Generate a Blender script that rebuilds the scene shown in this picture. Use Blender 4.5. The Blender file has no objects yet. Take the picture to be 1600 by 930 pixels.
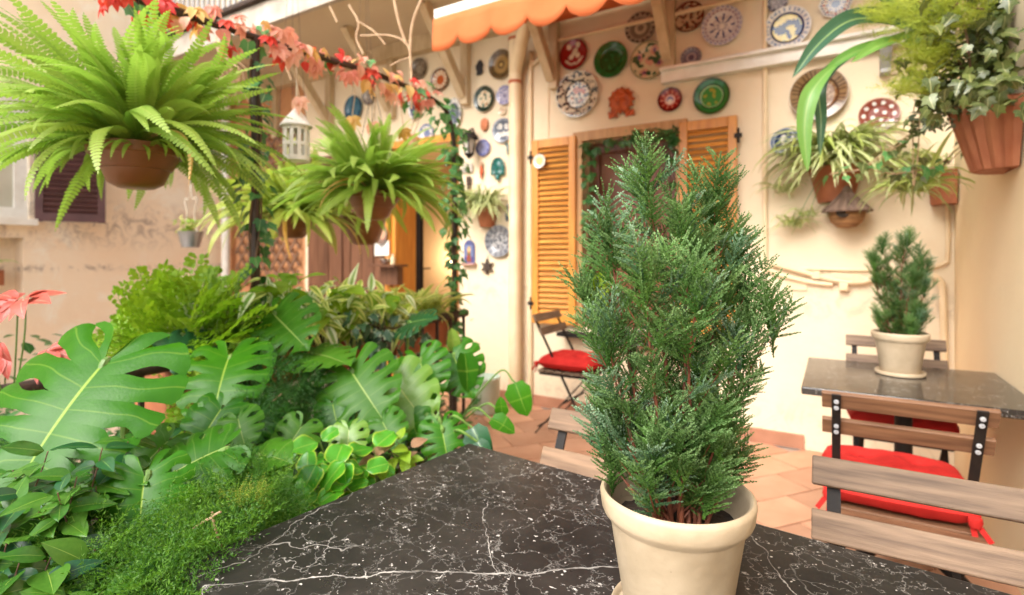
import bpy, bmesh, math, random
import numpy as np
from mathutils import Vector, Matrix, noise

S = bpy.context.scene
COL = S.collection
rad = math.radians
# ------------------------------------------------------------ camera, sky, sun, exposure
YAW = rad(30.8)
cam_d = bpy.data.cameras.new('camera')
cam = bpy.data.objects.new('camera', cam_d); COL.objects.link(cam)
cam.location = (0, 0, 1.25); cam.rotation_euler = (rad(90), 0, YAW)
cam_d.sensor_width = 36.0; cam_d.lens = 18.9; cam_d.shift_y = -65 / 1600
cam_d.clip_start = 0.05; cam_d.clip_end = 500
cam_d.dof.use_dof = True; cam_d.dof.focus_distance = 0.78; cam_d.dof.aperture_fstop = 3.6
S.camera = cam

SUN_POS = Vector((-0.14, -0.74, 0.72)).normalized()
world = bpy.data.worlds.new('World'); S.world = world; world.use_nodes = True
wn = world.node_tree.nodes; wl = world.node_tree.links
bg = wn['Background']; bg.inputs['Strength'].default_value = 0.15
sky = wn.new('ShaderNodeTexSky'); sky.sky_type = 'NISHITA'; sky.sun_disc = False
sky.sun_elevation = math.asin(SUN_POS.z); sky.sun_rotation = math.atan2(SUN_POS.x, SUN_POS.y)
sky.air_density = 1.0; sky.dust_density = 6.0; sky.ozone_density = 0.6
hs = wn.new('ShaderNodeHueSaturation'); hs.inputs['Saturation'].default_value = 0.34   # overcast sky
wl.new(sky.outputs[0], hs.inputs['Color']); wl.new(hs.outputs[0], bg.inputs['Color'])
sun_d = bpy.data.lights.new('sun', 'SUN'); sun_d.energy = 0.95; sun_d.angle = rad(40); sun_d.color = (1.0, 0.975, 0.945)
sun = bpy.data.objects.new('sun', sun_d); COL.objects.link(sun)
sun.rotation_euler = (-SUN_POS).to_track_quat('-Z', 'Y').to_euler()
S.view_settings.view_transform = 'Standard'; S.view_settings.look = 'None'
S.view_settings.exposure = 1.26; S.view_settings.gamma = 1.0
S.render.engine = 'CYCLES'
S.cycles.max_bounces = 8; S.cycles.transparent_max_bounces = 8
S.cycles.use_denoising = True

# ------------------------------------------------------------ geometry of the view
CA, SA = math.cos(YAW), math.sin(YAW)
R_ = Vector((CA, SA, 0)); F_ = Vector((-SA, CA, 0)); U_ = Vector((0, 0, 1)); EYE = Vector((0, 0, 1.25))
def ray(px, py): return R_ * ((px - 800) / 840) + F_ + U_ * ((400 - py) / 840)
def at(px, py, t): return EYE + ray(px, py) * t
def on_y(px, py, Y): d = ray(px, py); return EYE + d * (Y / d.y)
def on_x(px, py, X): d = ray(px, py); return EYE + d * (X / d.x)
def iv(r, u, t): return R_ * r + U_ * u - F_ * t      # sideways, up, towards the viewer
WY = 3.95

# ------------------------------------------------------------ object helpers
def WM(o):
    m = o.matrix_basis.copy()
    while o.parent: o = o.parent; m = o.matrix_basis @ m
    return m
def put(name, mesh, parent=None, M=None, local=False):
    o = bpy.data.objects.new(name, mesh); COL.objects.link(o)
    M = M if M is not None else Matrix.Identity(4)
    if parent is not None:
        o.parent = parent
        if not local: M = WM(parent).inverted() @ M
    o.matrix_basis = M
    return o
def tag(o, label=None, cat=None, group=None, kind=None):
    if label: o['label'] = label
    if cat: o['category'] = cat
    if group: o['group'] = group
    if kind: o['kind'] = kind
    return o
def thing(name, label, cat, loc=(0, 0, 0), rotz=0.0, group=None):
    o = bpy.data.objects.new(name, None); COL.objects.link(o)
    o.matrix_basis = Matrix.Translation(Vector(loc)) @ Matrix.Rotation(rotz, 4, 'Z')
    o.empty_display_size = 0.05
    return tag(o, label, cat, group)
def copy_tree(o, parent=None):
    c = o.copy(); COL.objects.link(c)
    if parent is not None: c.parent = parent
    for ch in list(o.children): copy_tree(ch, c)
    return c
def bevel(o, w=0.004, n=2):
    m = o.modifiers.new('bevel', 'BEVEL'); m.width = w; m.segments = n; m.limit_method = 'ANGLE'; m.angle_limit = rad(40)
    return o
def frame(pos, tip, normal, s=1.0):
    y = Vector(tip).normalized(); z = Vector(normal); z = z - y * z.dot(y)
    if z.length < 1e-5: z = Vector((0.01, 0.3, 1)); z = z - y * z.dot(y)
    z.normalize(); x = y.cross(z)
    sx, sy, sz = (s, s, s) if isinstance(s, (int, float)) else s
    return Matrix(((x.x*sx, y.x*sy, z.x*sz, pos[0]), (x.y*sx, y.y*sy, z.y*sz, pos[1]), (x.z*sx, y.z*sy, z.z*sz, pos[2]), (0, 0, 0, 1)))
def mesh_np(name, V, F, mat, uv=None, rnd=None, smooth=True, col=None, sharp=None):
    """V (n,3); F list of faces or an (m,k) array; uv / rnd / col per vertex (col may be per face)."""
    me = bpy.data.meshes.new(name)
    V = np.asarray(V, dtype=np.float32)
    if isinstance(F, np.ndarray):
        m, k = F.shape
        me.vertices.add(len(V)); me.vertices.foreach_set('co', V.ravel())
        me.loops.add(m * k); me.loops.foreach_set('vertex_index', F.astype(np.int32).ravel())
        me.polygons.add(m); me.polygons.foreach_set('loop_start', np.arange(0, m * k, k, dtype=np.int32))
        me.polygons.foreach_set('loop_total', np.full(m, k, dtype=np.int32))
        me.update(calc_edges=True)
    else:
        me.from_pydata([tuple(v) for v in V.tolist()], [], F); me.update()
    n = len(me.loops); li = np.empty(n, dtype=np.int32); me.loops.foreach_get('vertex_index', li)
    if uv is not None:
        l = me.uv_layers.new(name='UVMap'); l.data.foreach_set('uv', np.asarray(uv, dtype=np.float32)[li].ravel())
    if rnd is not None:
        a = me.attributes.new('rnd', 'FLOAT', 'POINT'); a.data.foreach_set('value', np.asarray(rnd, dtype=np.float32))
    if col is not None:
        c = np.asarray(col, dtype=np.float32)
        dom = 'FACE' if len(c) == len(me.polygons) and len(c) != len(V) else 'POINT'
        a = me.attributes.new('Col', 'FLOAT_COLOR', dom)
        a.data.foreach_set('color', np.hstack([c, np.ones((len(c), 1), np.float32)]).ravel())
    if smooth:
        me.polygons.foreach_set('use_smooth', np.ones(len(me.polygons), dtype=bool))
        if sharp: me.set_sharp_from_angle(angle=rad(sharp))
    for mm in (mat if isinstance(mat, (list, tuple)) else [mat]): me.materials.append(mm)
    return me

class MB:
    def __init__(self): self.v = []; self.f = []; self.m = []; self.cur = 0
    def add(self, V, F, M=None):
        b = len(self.v)
        for p in V: self.v.append(tuple(M @ Vector(p)) if M is not None else tuple(p))
        for f in F: self.f.append([i + b for i in f]); self.m.append(self.cur)
        return self
    def box(self, c, s, M=None):
        x, y, z = c; a, b, d = s[0]/2, s[1]/2, s[2]/2
        V = [(x+i*a, y+j*b, z+k*d) for i in (-1, 1) for j in (-1, 1) for k in (-1, 1)]
        return self.add(V, [(0,1,3,2),(4,6,7,5),(0,4,5,1),(2,3,7,6),(0,2,6,4),(1,5,7,3)], M)
    def bar(self, p, q, w, h, up=(0, 0, 1)):
        p = Vector(p); q = Vector(q); M = frame((p + q) / 2, q - p, up)
        return self.box((0, 0, 0), (w, (q - p).length, h), M)
    def tube(self, pts, r, n=8, cap=True, close=False):
        pts = [Vector(p) for p in pts]; k = len(pts); V = []; F = []
        rr = r if isinstance(r, (list, tuple)) else [r] * k
        ref = None
        for i, p in enumerate(pts):
            if close: d = pts[(i + 1) % k] - pts[i - 1]
            else: d = pts[min(i + 1, k - 1)] - pts[max(i - 1, 0)]
            d.normalize()
            if ref is None:
                ref = Vector((0, 0, 1)) if abs(d.z) < 0.9 else Vector((1, 0, 0))
            u = ref - d * ref.dot(d)
            if u.length < 1e-4: u = Vector((0.3, 1, 0.2)); u = u - d * u.dot(d)
            u.normalize(); w = d.cross(u); ref = u
            for j in range(n):
                a = 2 * math.pi * j / n; V.append(p + (u * math.cos(a) + w * math.sin(a)) * rr[i])
        for i in range(k if close else k - 1):
            for j in range(n):
                a = i * n; b = ((i + 1) % k) * n
                F.append((a + j, a + (j + 1) % n, b + (j + 1) % n, b + j))
        if cap and not close: F.append(tuple(reversed(range(n)))); F.append(tuple(range((k - 1) * n, k * n)))
        return self.add(V, F)
    def lathe(self, prof, n=32, M=None, closed=False):
        V = []; F = []; k = len(prof)
        for r, z in prof:
            for j in range(n):
                a = 2 * math.pi * j / n; V.append((r * math.cos(a), r * math.sin(a), z))
        for i in range(k - 1):
            for j in range(n): F.append((i*n+j, i*n+(j+1) % n, (i+1)*n+(j+1) % n, (i+1)*n+j))
        if closed: F.append(tuple(reversed(range(n)))); F.append(tuple(range((k-1)*n, k*n)))
        return self.add(V, F, M)
    def prism(self, poly, z0, z1, M=None):
        n = len(poly); V = [(x, y, z0) for x, y in poly] + [(x, y, z1) for x, y in poly]
        F = [tuple(reversed(range(n))), tuple(range(n, 2*n))] + [(i, (i+1) % n, n+(i+1) % n, n+i) for i in range(n)]
        return self.add(V, F, M)
    def mesh(self, name, mat, smooth=True, sharp=35):
        me = mesh_np(name, self.v, self.f, mat, smooth=smooth, sharp=sharp)
        if any(self.m): me.polygons.foreach_set('material_index', np.array(self.m, dtype=np.int32))
        return me
    def obj(self, name, mat, parent=None, M=None, smooth=True, sharp=35, local=False):
        return put(name, self.mesh(name, mat, smooth, sharp), parent, M, local)

def curve(pts, n=24):
    """Catmull-Rom through pts"""
    P = [Vector(p) for p in pts]; P = [P[0] * 2 - P[1]] + P + [P[-1] * 2 - P[-2]]; out = []
    segs = len(P) - 3; per = max(2, n // segs)
    for i in range(segs):
        a, b, c, d = P[i:i+4]
        for j in range(per):
            t = j / per
            out.append(0.5 * ((2*b) + (c - a)*t + (2*a - 5*b + 4*c - d)*t*t + (3*b - a - 3*c + d)*t**3))
    out.append(P[-2]); return out

# ------------------------------------------------------------ materials
def newmat(name):
    m = bpy.data.materials.new(name); m.use_nodes = True; nt = m.node_tree
    return m, nt.nodes, nt.links, nt.nodes['Principled BSDF']
def c4(c): return (c[0], c[1], c[2], 1)
def mk(name, col, col2=None, rough=0.6, scale=6.0, bump=0.0, bscale=40.0, metal=0.0, spec=0.5, stretch=None, detail=6, contrast=(0.35, 0.65), objvar=0.0, coat=0.0, specks=None):
    m, n, l, b = newmat(name)
    tc = n.new('ShaderNodeTexCoord'); vec = tc.outputs['Object']
    if stretch:
        mp = n.new('ShaderNodeMapping'); mp.inputs['Scale'].default_value = stretch; l.new(vec, mp.inputs[0]); vec = mp.outputs[0]
    oi = n.new('ShaderNodeObjectInfo')
    ad = n.new('ShaderNodeVectorMath'); ad.operation = 'MULTIPLY_ADD'; l.new(oi.outputs['Random'], ad.inputs[0]); ad.inputs[1].default_value = (37, 19, 53); l.new(vec, ad.inputs[2]); vec = ad.outputs[0]
    nz = n.new('ShaderNodeTexNoise'); nz.inputs['Scale'].default_value = scale; nz.inputs['Detail'].default_value = detail; l.new(vec, nz.inputs['Vector'])
    rp = n.new('ShaderNodeValToRGB'); rp.color_ramp.elements[0].position = contrast[0]; rp.color_ramp.elements[1].position = contrast[1]
    col2 = col2 or tuple(x * 0.8 for x in col)
    rp.color_ramp.elements[0].color = c4(col2); rp.color_ramp.elements[1].color = c4(col)
    l.new(nz.outputs['Fac'], rp.inputs[0]); out = rp.outputs[0]
    if specks:
        n5 = n.new('ShaderNodeTexNoise'); n5.inputs['Scale'].default_value = specks[0]; n5.inputs['Detail'].default_value = 3; l.new(vec, n5.inputs['Vector'])
        m5 = n.new('ShaderNodeMapRange'); m5.inputs[1].default_value = specks[1]; m5.inputs[2].default_value = specks[1] + .03; m5.inputs[4].default_value = .75; l.new(n5.outputs['Fac'], m5.inputs[0])
        x5 = n.new('ShaderNodeMix'); x5.data_type = 'RGBA'; l.new(m5.outputs[0], x5.inputs[0]); l.new(out, x5.inputs[6]); x5.inputs[7].default_value = c4(specks[2]); out = x5.outputs[2]
    if objvar:
        hv = n.new('ShaderNodeHueSaturation'); mr = n.new('ShaderNodeMapRange'); l.new(oi.outputs['Random'], mr.inputs[0])
        mr.inputs[3].default_value = 1 - objvar; mr.inputs[4].default_value = 1 + objvar; l.new(mr.outputs[0], hv.inputs['Value']); l.new(out, hv.inputs['Color']); out = hv.outputs[0]
    l.new(out, b.inputs['Base Color'])
    b.inputs['Roughness'].default_value = rough; b.inputs['Metallic'].default_value = metal; b.inputs['Specular IOR Level'].default_value = spec
    b.inputs['Coat Weight'].default_value = coat
    if bump:
        n2 = n.new('ShaderNodeTexNoise'); n2.inputs['Scale'].default_value = bscale; n2.inputs['Detail'].default_value = 5; l.new(vec, n2.inputs['Vector'])
        bp = n.new('ShaderNodeBump'); bp.inputs['Strength'].default_value = bump; bp.inputs['Distance'].default_value = 0.01; l.new(n2.outputs['Fac'], bp.inputs['Height']); l.new(bp.outputs[0], b.inputs['Normal'])
    return m
def leafmat(name, ca, cb, vein=None, vw=0.03, rough=0.4, transl=0.35, edge=None, edgew=0.5, tipc=None, side=False, tcol=None, spec=0.5, spots=None):
    """leaf: colour between ca and cb by piece and by grain, pale vein down the middle, optional pale edge / tip, light passing through"""
    m, n, l, b = newmat(name)
    oi = n.new('ShaderNodeObjectInfo'); at_ = n.new('ShaderNodeAttribute'); at_.attribute_name = 'rnd'
    tc = n.new('ShaderNodeTexCoord')
    nz = n.new('ShaderNodeTexNoise'); nz.inputs['Scale'].default_value = 9; l.new(tc.outputs['Object'], nz.inputs['Vector'])
    def math_(op, a, bb=None, c=None):
        x = n.new('ShaderNodeMath'); x.operation = op
        for i, v in enumerate((a, bb, c)):
            if v is None: continue
            if isinstance(v, (int, float)): x.inputs[i].default_value = v
            else: l.new(v, x.inputs[i])
        return x.outputs[0]
    s = math_('FRACT', math_('ADD', oi.outputs['Random'], at_.outputs['Fac']))
    s = math_('ADD', math_('MULTIPLY', s, 0.75), math_('MULTIPLY', math_('SUBTRACT', nz.outputs['Fac'], 0.4), 0.7)); 
    def mix(fac, c1, c2):
        x = n.new('ShaderNodeMix'); x.data_type = 'RGBA'; x.clamp_factor = True
        if isinstance(fac, (int, float)): x.inputs[0].default_value = fac
        else: l.new(fac, x.inputs[0])
        for i, c in ((6, c1), (7, c2)):
            if isinstance(c, tuple): x.inputs[i].default_value = c4(c)
            else: l.new(c, x.inputs[i])
        return x.outputs[2]
    col = mix(s, ca, cb)
    uv = n.new('ShaderNodeSeparateXYZ'); l.new(tc.outputs['UV'], uv.inputs[0])
    u = math_('ABSOLUTE', math_('MULTIPLY', math_('SUBTRACT', uv.outputs[0], 0.5), 2.0))
    if tipc: col = mix(math_('POWER', uv.outputs[1], 2.0), col, tipc)
    if edge: col = mix(math_('MULTIPLY', math_('GREATER_THAN', u, edgew), 1.0), col, edge)
    if spots:
        n3 = n.new('ShaderNodeTexNoise'); n3.inputs['Scale'].default_value = 30; l.new(tc.outputs['Object'], n3.inputs['Vector'])
        col = mix(math_('MULTIPLY', math_('GREATER_THAN', n3.outputs['Fac'], 0.6), 0.7), col, spots)
    if vein:
        f = math_('SUBTRACT', 1.0, math_('SMOOTHSTEP' if False else 'MULTIPLY', u, 1.0 / vw)); f = math_('MAXIMUM', f, 0.0); f = math_('MINIMUM', math_('MULTIPLY', f, 2.0), 0.85)
        if side:
            sv = math_('ABSOLUTE', math_('SUBTRACT', math_('FRACT', uv.outputs[1]), 0.5))
            g = math_('MINIMUM', math_('MAXIMUM', math_('MULTIPLY', math_('SUBTRACT', 0.035, sv), 14.0), 0.0), 0.22); f = math_('MAXIMUM', f, g)
        col = mix(f, col, vein)
    l.new(col, b.inputs['Base Color']); b.inputs['Roughness'].default_value = rough; b.inputs['Specular IOR Level'].default_value = spec
    bp = n.new('ShaderNodeBump'); bp.inputs['Strength'].default_value = 0.06; bp.inputs['Distance'].default_value = 0.01
    n2 = n.new('ShaderNodeTexNoise'); n2.inputs['Scale'].default_value = 60; l.new(tc.outputs['Object'], n2.inputs['Vector']); l.new(n2.outputs['Fac'], bp.inputs['Height']); l.new(bp.outputs[0], b.inputs['Normal'])
    if transl:
        tr = n.new('ShaderNodeBsdfTranslucent'); mx = n.new('ShaderNodeMixShader'); mx.inputs[0].default_value = transl
        tm = mix(0.5, col, tcol) if tcol else col
        l.new(tm, tr.inputs['Color']); l.new(b.outputs[0], mx.inputs[1]); l.new(tr.outputs[0], mx.inputs[2])
        l.new(mx.outputs[0], n['Material Output'].inputs['Surface'])
    return m
def painted(name, rough=0.18, coat=0.0, bump=0.0):
    """glazed / painted surface whose print is stored on the mesh"""
    m, n, l, b = newmat(name)
    a = n.new('ShaderNodeAttribute'); a.attribute_name = 'Col'
    tc = n.new('ShaderNodeTexCoord'); nz = n.new('ShaderNodeTexNoise'); nz.inputs['Scale'].default_value = 30; l.new(tc.outputs['Object'], nz.inputs[0])
    mr = n.new('ShaderNodeMapRange'); l.new(nz.outputs['Fac'], mr.inputs[0]); mr.inputs[3].default_value = 0.8; mr.inputs[4].default_value = 1.15
    h = n.new('ShaderNodeHueSaturation'); l.new(mr.outputs[0], h.inputs['Value']); l.new(a.outputs['Color'], h.inputs['Color']); l.new(h.outputs[0], b.inputs['Base Color'])
    b.inputs['Roughness'].default_value = rough; b.inputs['Coat Weight'].default_value = coat
    return m
# ------------------------------------------------------------ surface materials
def wallmat(name, c1, c2, c3=None, dirt=None, dz=None, bump=0.25):
    """painted plaster: broad mottling, trowel marks, optional worn patches and dirty ledge lines"""
    m, n, l, b = newmat(name); g = n.new('ShaderNodeNewGeometry'); p = g.outputs['Position']
    def nz(s, d=6, r=0.6, dist=0.0):
        x = n.new('ShaderNodeTexNoise'); x.inputs['Scale'].default_value = s; x.inputs['Detail'].default_value = d; x.inputs['Roughness'].default_value = r; x.inputs['Distortion'].default_value = dist; l.new(p, x.inputs[0]); return x.outputs['Fac']
    def ramp(f, a, bb):
        r = n.new('ShaderNodeMapRange'); r.inputs[1].default_value = a; r.inputs[2].default_value = bb; l.new(f, r.inputs[0]); return r.outputs[0]
    def mix(f, a, bb):
        x = n.new('ShaderNodeMix'); x.data_type = 'RGBA'; l.new(f, x.inputs[0])
        for i, c in ((6, a), (7, bb)):
            if isinstance(c, tuple): x.inputs[i].default_value = c4(c)
            else: l.new(c, x.inputs[i])
        return x.outputs[2]
    col = mix(ramp(nz(1.3), 0.3, 0.7), c1, c2)
    if c3: col = mix(ramp(nz(2.2, 8, 0.7, 0.6), 0.52, 0.62), col, c3)
    if dirt:
        f = ramp(nz(5.0, 10, 0.75, 1.0), 0.56, 0.70)
        if dz:
            sx = n.new('ShaderNodeSeparateXYZ'); l.new(p, sx.inputs[0])
            tot = None
            for z, w in dz:
                a = n.new('ShaderNodeMath'); a.operation = 'SUBTRACT'; l.new(sx.outputs[2], a.inputs[0]); a.inputs[1].default_value = z
                a2 = n.new('ShaderNodeMath'); a2.operation = 'ABSOLUTE'; l.new(a.outputs[0], a2.inputs[0])
                a3 = n.new('ShaderNodeMapRange'); a3.inputs[1].default_value = 0; a3.inputs[2].default_value = w; a3.inputs[3].default_value = 1; a3.inputs[4].default_value = 0; l.new(a2.outputs[0], a3.inputs[0])
                if tot is None: tot = a3.outputs[0]
                else:
                    k = n.new('ShaderNodeMath'); k.operation = 'MAXIMUM'; l.new(tot, k.inputs[0]); l.new(a3.outputs[0], k.inputs[1]); tot = k.outputs[0]
            k = n.new('ShaderNodeMath'); k.operation = 'MULTIPLY'; l.new(tot, k.inputs[0]); l.new(ramp(nz(7.0, 10, 0.75, 1.5), 0.48, 0.60), k.inputs[1]); f = k.outputs[0]
        col = mix(f, col, dirt)
    l.new(col, b.inputs['Base Color']); b.inputs['Roughness'].default_value = 0.85; b.inputs['Specular IOR Level'].default_value = 0.25
    bp = n.new('ShaderNodeBump'); bp.inputs['Strength'].default_value = bump; bp.inputs['Distance'].default_value = 0.012
    l.new(nz(14, 8, 0.65), bp.inputs['Height']); l.new(bp.outputs[0], b.inputs['Normal'])
    return m
def marblemat(name, lines=(), gloss=0.0):
    m, n, l, b = newmat(name); tc = n.new('ShaderNodeTexCoord'); P = tc.outputs['Object']
    def M_(op, a, bb=None):
        x = n.new('ShaderNodeMath'); x.operation = op
        for i, v in enumerate((a, bb)):
            if v is None: continue
            if isinstance(v, (int, float)): x.inputs[i].default_value = v
            else: l.new(v, x.inputs[i])
        return x.outputs[0]
    def nz(s, d=6, r=0.6, src=None, out='Fac'):
        x = n.new('ShaderNodeTexNoise'); x.inputs['Scale'].default_value = s; x.inputs['Detail'].default_value = d; x.inputs['Roughness'].default_value = r; l.new(src or P, x.inputs[0]); return x.outputs[out]
    def warp(s, k, src=None):
        w = n.new('ShaderNodeVectorMath'); w.operation = 'MULTIPLY_ADD'; l.new(nz(s, 4, 0.6, src, 'Color'), w.inputs[0]); w.inputs[1].default_value = (k, k, k); l.new(src or P, w.inputs[2]); return w.outputs[0]
    def mapr(f, a, bb, c=0.0, d=1.0):
        r = n.new('ShaderNodeMapRange'); r.inputs[1].default_value = a; r.inputs[2].default_value = bb; r.inputs[3].default_value = c; r.inputs[4].default_value = d; l.new(f, r.inputs[0]); return r.outputs[0]
    def edges(scale, w, wv):
        v = n.new('ShaderNodeTexVoronoi'); v.feature = 'DISTANCE_TO_EDGE'; v.inputs['Scale'].default_value = scale; l.new(wv, v.inputs[0]); return mapr(v.outputs['Distance'], 0.0, w, 1.0, 0.0)
    big = M_('MULTIPLY', edges(2.2, 0.0030, warp(4, 0.20)), mapr(nz(3.2, 3), 0.50, 0.66, 0, 0.6))
    mid = M_('MULTIPLY', edges(6.0, 0.008, warp(9, 0.18)), mapr(nz(6.0, 3), 0.45, 0.66, 0, 0.55))
    fin = M_('MULTIPLY', edges(13.0, 0.016, warp(20, 0.14)), mapr(nz(8, 4), 0.38, 0.62, 0, 0.50))
    mp = n.new('ShaderNodeMapping'); mp.inputs['Rotation'].default_value = (0, 0, 0.7); mp.inputs['Scale'].default_value = (1.0, 1.9, 1.0); l.new(warp(12, 0.09), mp.inputs[0])
    spk = mapr(nz(52, 2, 0.5, mp.outputs[0]), 0.690, 0.75)
    spk = M_('MULTIPLY', spk, mapr(nz(5, 3, 0.5), 0.46, 0.58))
    tiny = mapr(nz(130, 1, 0.4), 0.735, 0.76, 0, 0.8)
    v = M_('MAXIMUM', M_('MAXIMUM', big, mid), M_('MAXIMUM', M_('MAXIMUM', fin, tiny), spk))
    for (ax, ay), (bx, by), w in lines:                        # long single veins crossing the slab
        L = math.hypot(bx-ax, by-ay); d = ((bx-ax)/L, (by-ay)/L)
        wv = warp(11, 0.045, warp(2.5, 0.10))
        def dot(vx, vy, c):
            x = n.new('ShaderNodeVectorMath'); x.operation = 'DOT_PRODUCT'; l.new(wv, x.inputs[0]); x.inputs[1].default_value = (vx, vy, 0); return M_('SUBTRACT', x.outputs['Value'], c)
        o_ = 0.072
        off = M_('ABSOLUTE', dot(-d[1], d[0], -d[1]*(ax+o_) + d[0]*(ay+o_))); al = dot(d[0], d[1], d[0]*(ax+o_) + d[1]*(ay+o_))
        f = M_('MULTIPLY', mapr(off, 0.0, w, 1.0, 0.0), M_('MULTIPLY', mapr(al, 0, .03), mapr(al, L-.03, L, 1, 0)))
        v = M_('MAXIMUM', v, M_('MULTIPLY', f, mapr(nz(14, 3), 0.35, 0.62, 0.12, 0.95)))
    def mix(f, a, bb):
        x = n.new('ShaderNodeMix'); x.data_type = 'RGBA'; l.new(f, x.inputs[0])
        for i, c in ((6, a), (7, bb)):
            if isinstance(c, tuple): x.inputs[i].default_value = c4(c)
            else: l.new(c, x.inputs[i])
        return x.outputs[2]
    base = mix(mapr(nz(5, 8, 0.65), 0.35, 0.65), (0.010, 0.010, 0.010), (0.033, 0.029, 0.026))
    l.new(mix(v, base, (0.66, 0.62, 0.57)), b.inputs['Base Color'])
    b.inputs['Roughness'].default_value = 0.30
    l.new(mapr(nz(9, 6), 0.3, 0.7, 0.24, 0.42), b.inputs['Roughness']); b.inputs['Specular IOR Level'].default_value = 0.22 + gloss
    if gloss: l.new(mapr(nz(9, 6), 0.3, 0.7, 0.10, 0.2), b.inputs['Roughness'])
    return m
M_cream = wallmat('cream_plaster', (0.79, 0.665, 0.485), (0.73, 0.595, 0.415), (0.76, 0.62, 0.44), (0.60, 0.48, 0.34), ((0.16, 0.22), (0.95, 0.16)), 0.35)
M_right = wallmat('side_plaster', (0.86, 0.71, 0.48), (0.82, 0.65, 0.42))
M_orange = wallmat('orange_plaster', (0.52, 0.24, 0.11), (0.60, 0.31, 0.15), (0.42, 0.20, 0.10))
M_facade = wallmat('worn_pink_plaster', (0.88, 0.76, 0.59), (0.87, 0.68, 0.48), (0.89, 0.80, 0.65), (0.42, 0.33, 0.26), ((1.13, 0.05), (1.58, 0.30), (2.5, 0.5)), 0.5)
M_soffit = wallmat('soffit_paint', (0.60, 0.50, 0.36), (0.56, 0.46, 0.33))
M_white = mk('white_paint', (0.80, 0.77, 0.70), (0.70, 0.66, 0.58), 0.5, 10, 0.1)
M_pipe = mk('cream_pipe_paint', (0.80, 0.64, 0.42), (0.72, 0.55, 0.34), 0.5, 7, 0.05)
M_rust = mk('red_pipe_band', (0.50, 0.13, 0.05), rough=0.6)
M_tile = mk('terracotta_tile', (0.55, 0.30, 0.185), (0.45, 0.22, 0.125), 0.55, 5, 0.12, 30, contrast=(0.3, 0.7), objvar=0.16)
M_skirt = mk('terracotta_skirting', (0.42, 0.20, 0.12), (0.33, 0.15, 0.085), 0.55, 8, 0.1, objvar=0.10)
M_grout = mk('grout', (0.50, 0.37, 0.27), (0.40, 0.28, 0.20), 0.9, 30)
M_soil = mk('soil', (0.05, 0.032, 0.02), (0.02, 0.014, 0.01), 0.95, 30, 0.8, 60)
M_pine = mk('varnished_pine', (0.66, 0.29, 0.05), (0.50, 0.19, 0.03), 0.35, 5, 0.06, 60, stretch=(6, 6, 0.6), objvar=0.10)
M_pineh = mk('varnished_pine_slat', (0.66, 0.31, 0.065), (0.48, 0.19, 0.035), 0.35, 5, 0.06, 60, stretch=(0.8, 6, 6), objvar=0.14)
M_door = mk('dark_brown_wood', (0.17, 0.075, 0.04), (0.10, 0.042, 0.022), 0.4, 4, 0.1, 60, stretch=(8, 8, 0.7), objvar=0.12)
M_winwood = mk('red_brown_window_wood', (0.22, 0.075, 0.035), (0.13, 0.042, 0.02), 0.35, 4, 0.08, 60, stretch=(8, 8, 0.8))
M_frame = mk('pale_window_wood', (0.55, 0.31, 0.13), (0.40, 0.20, 0.07), 0.5, 4, 0.08, 60, stretch=(6, 6, 0.8))
M_beam = mk('painted_beam', (0.60, 0.47, 0.30), (0.50, 0.37, 0.22), 0.6, 6, 0.1, 30, stretch=(3, 3, 1))
M_shutbrown = mk('brown_shutter_paint', (0.090, 0.035, 0.035), (0.06, 0.022, 0.022), 0.45, 8, objvar=0.1)
M_iron = mk('black_iron', (0.012, 0.011, 0.011), (0.024, 0.018, 0.015), 0.6, 20, 0.1, 80, spec=0.2)
M_rustiron = mk('brown_iron', (0.055, 0.028, 0.018), (0.03, 0.018, 0.014), 0.6, 25, 0.3, 80)
M_greybar = mk('grey_railing_paint', (0.45, 0.45, 0.45), (0.3, 0.3, 0.32), 0.5, 9)
M_weather = mk('weathered_slat_wood', (0.25, 0.165, 0.105), (0.09, 0.055, 0.034), 0.6, 6, 0.25, 70, stretch=(0.9, 9, 14), contrast=(0.3, 0.7), objvar=0.12)
M_brownslat = mk('oiled_slat_wood', (0.26, 0.135, 0.07), (0.12, 0.056, 0.028), 0.5, 6, 0.2, 70, stretch=(0.9, 9, 14), contrast=(0.3, 0.7), objvar=0.10)
M_red = mk('red_cushion_cloth', (0.54, 0.028, 0.022), (0.42, 0.018, 0.015), 0.85, 14, 0.2, 400, spec=0.2)
M_terra = mk('terracotta_pot', (0.40, 0.135, 0.055), (0.30, 0.09, 0.035), 0.7, 6, 0.15, 60)
M_terrastripe = mk('limed_terracotta', (0.48, 0.19, 0.09), (0.33, 0.105, 0.045), 0.75, 4, 0.2, 60, stretch=(5, 5, 0.6), contrast=(0.35, 0.7))
M_brownpot = mk('brown_plastic_pot', (0.22, 0.075, 0.022), (0.17, 0.055, 0.015), 0.4, 4)
M_creampot = mk('cream_glazed_clay', (0.50, 0.40, 0.275), (0.33, 0.25, 0.155), 0.5, 9, 0.14, 40, contrast=(0.28, 0.60), detail=12, specks=(60, .72, (.10, .06, .035)))
M_marble = marblemat('black_veined_marble', gloss=0.4)
M_glass = mk('brown_window_panel', (0.24, 0.10, 0.05), (0.15, 0.055, 0.03), 0.35, 3, spec=0.3)
M_pale_chair = mk('tan_slat_wood', (0.25, 0.15, 0.085), (0.10, 0.056, 0.03), 0.6, 6, 0.25, 70, stretch=(0.9, 9, 14), contrast=(0.3, 0.7), objvar=0.10)
M_inner = wallmat('passage_plaster', (0.66, 0.52, 0.36), (0.58, 0.45, 0.30))
M_awning = mk('orange_awning_cloth', (0.78, 0.23, 0.085), (0.72, 0.20, 0.07), 0.8, 10, 0.05, 200, spec=0.2)
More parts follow.
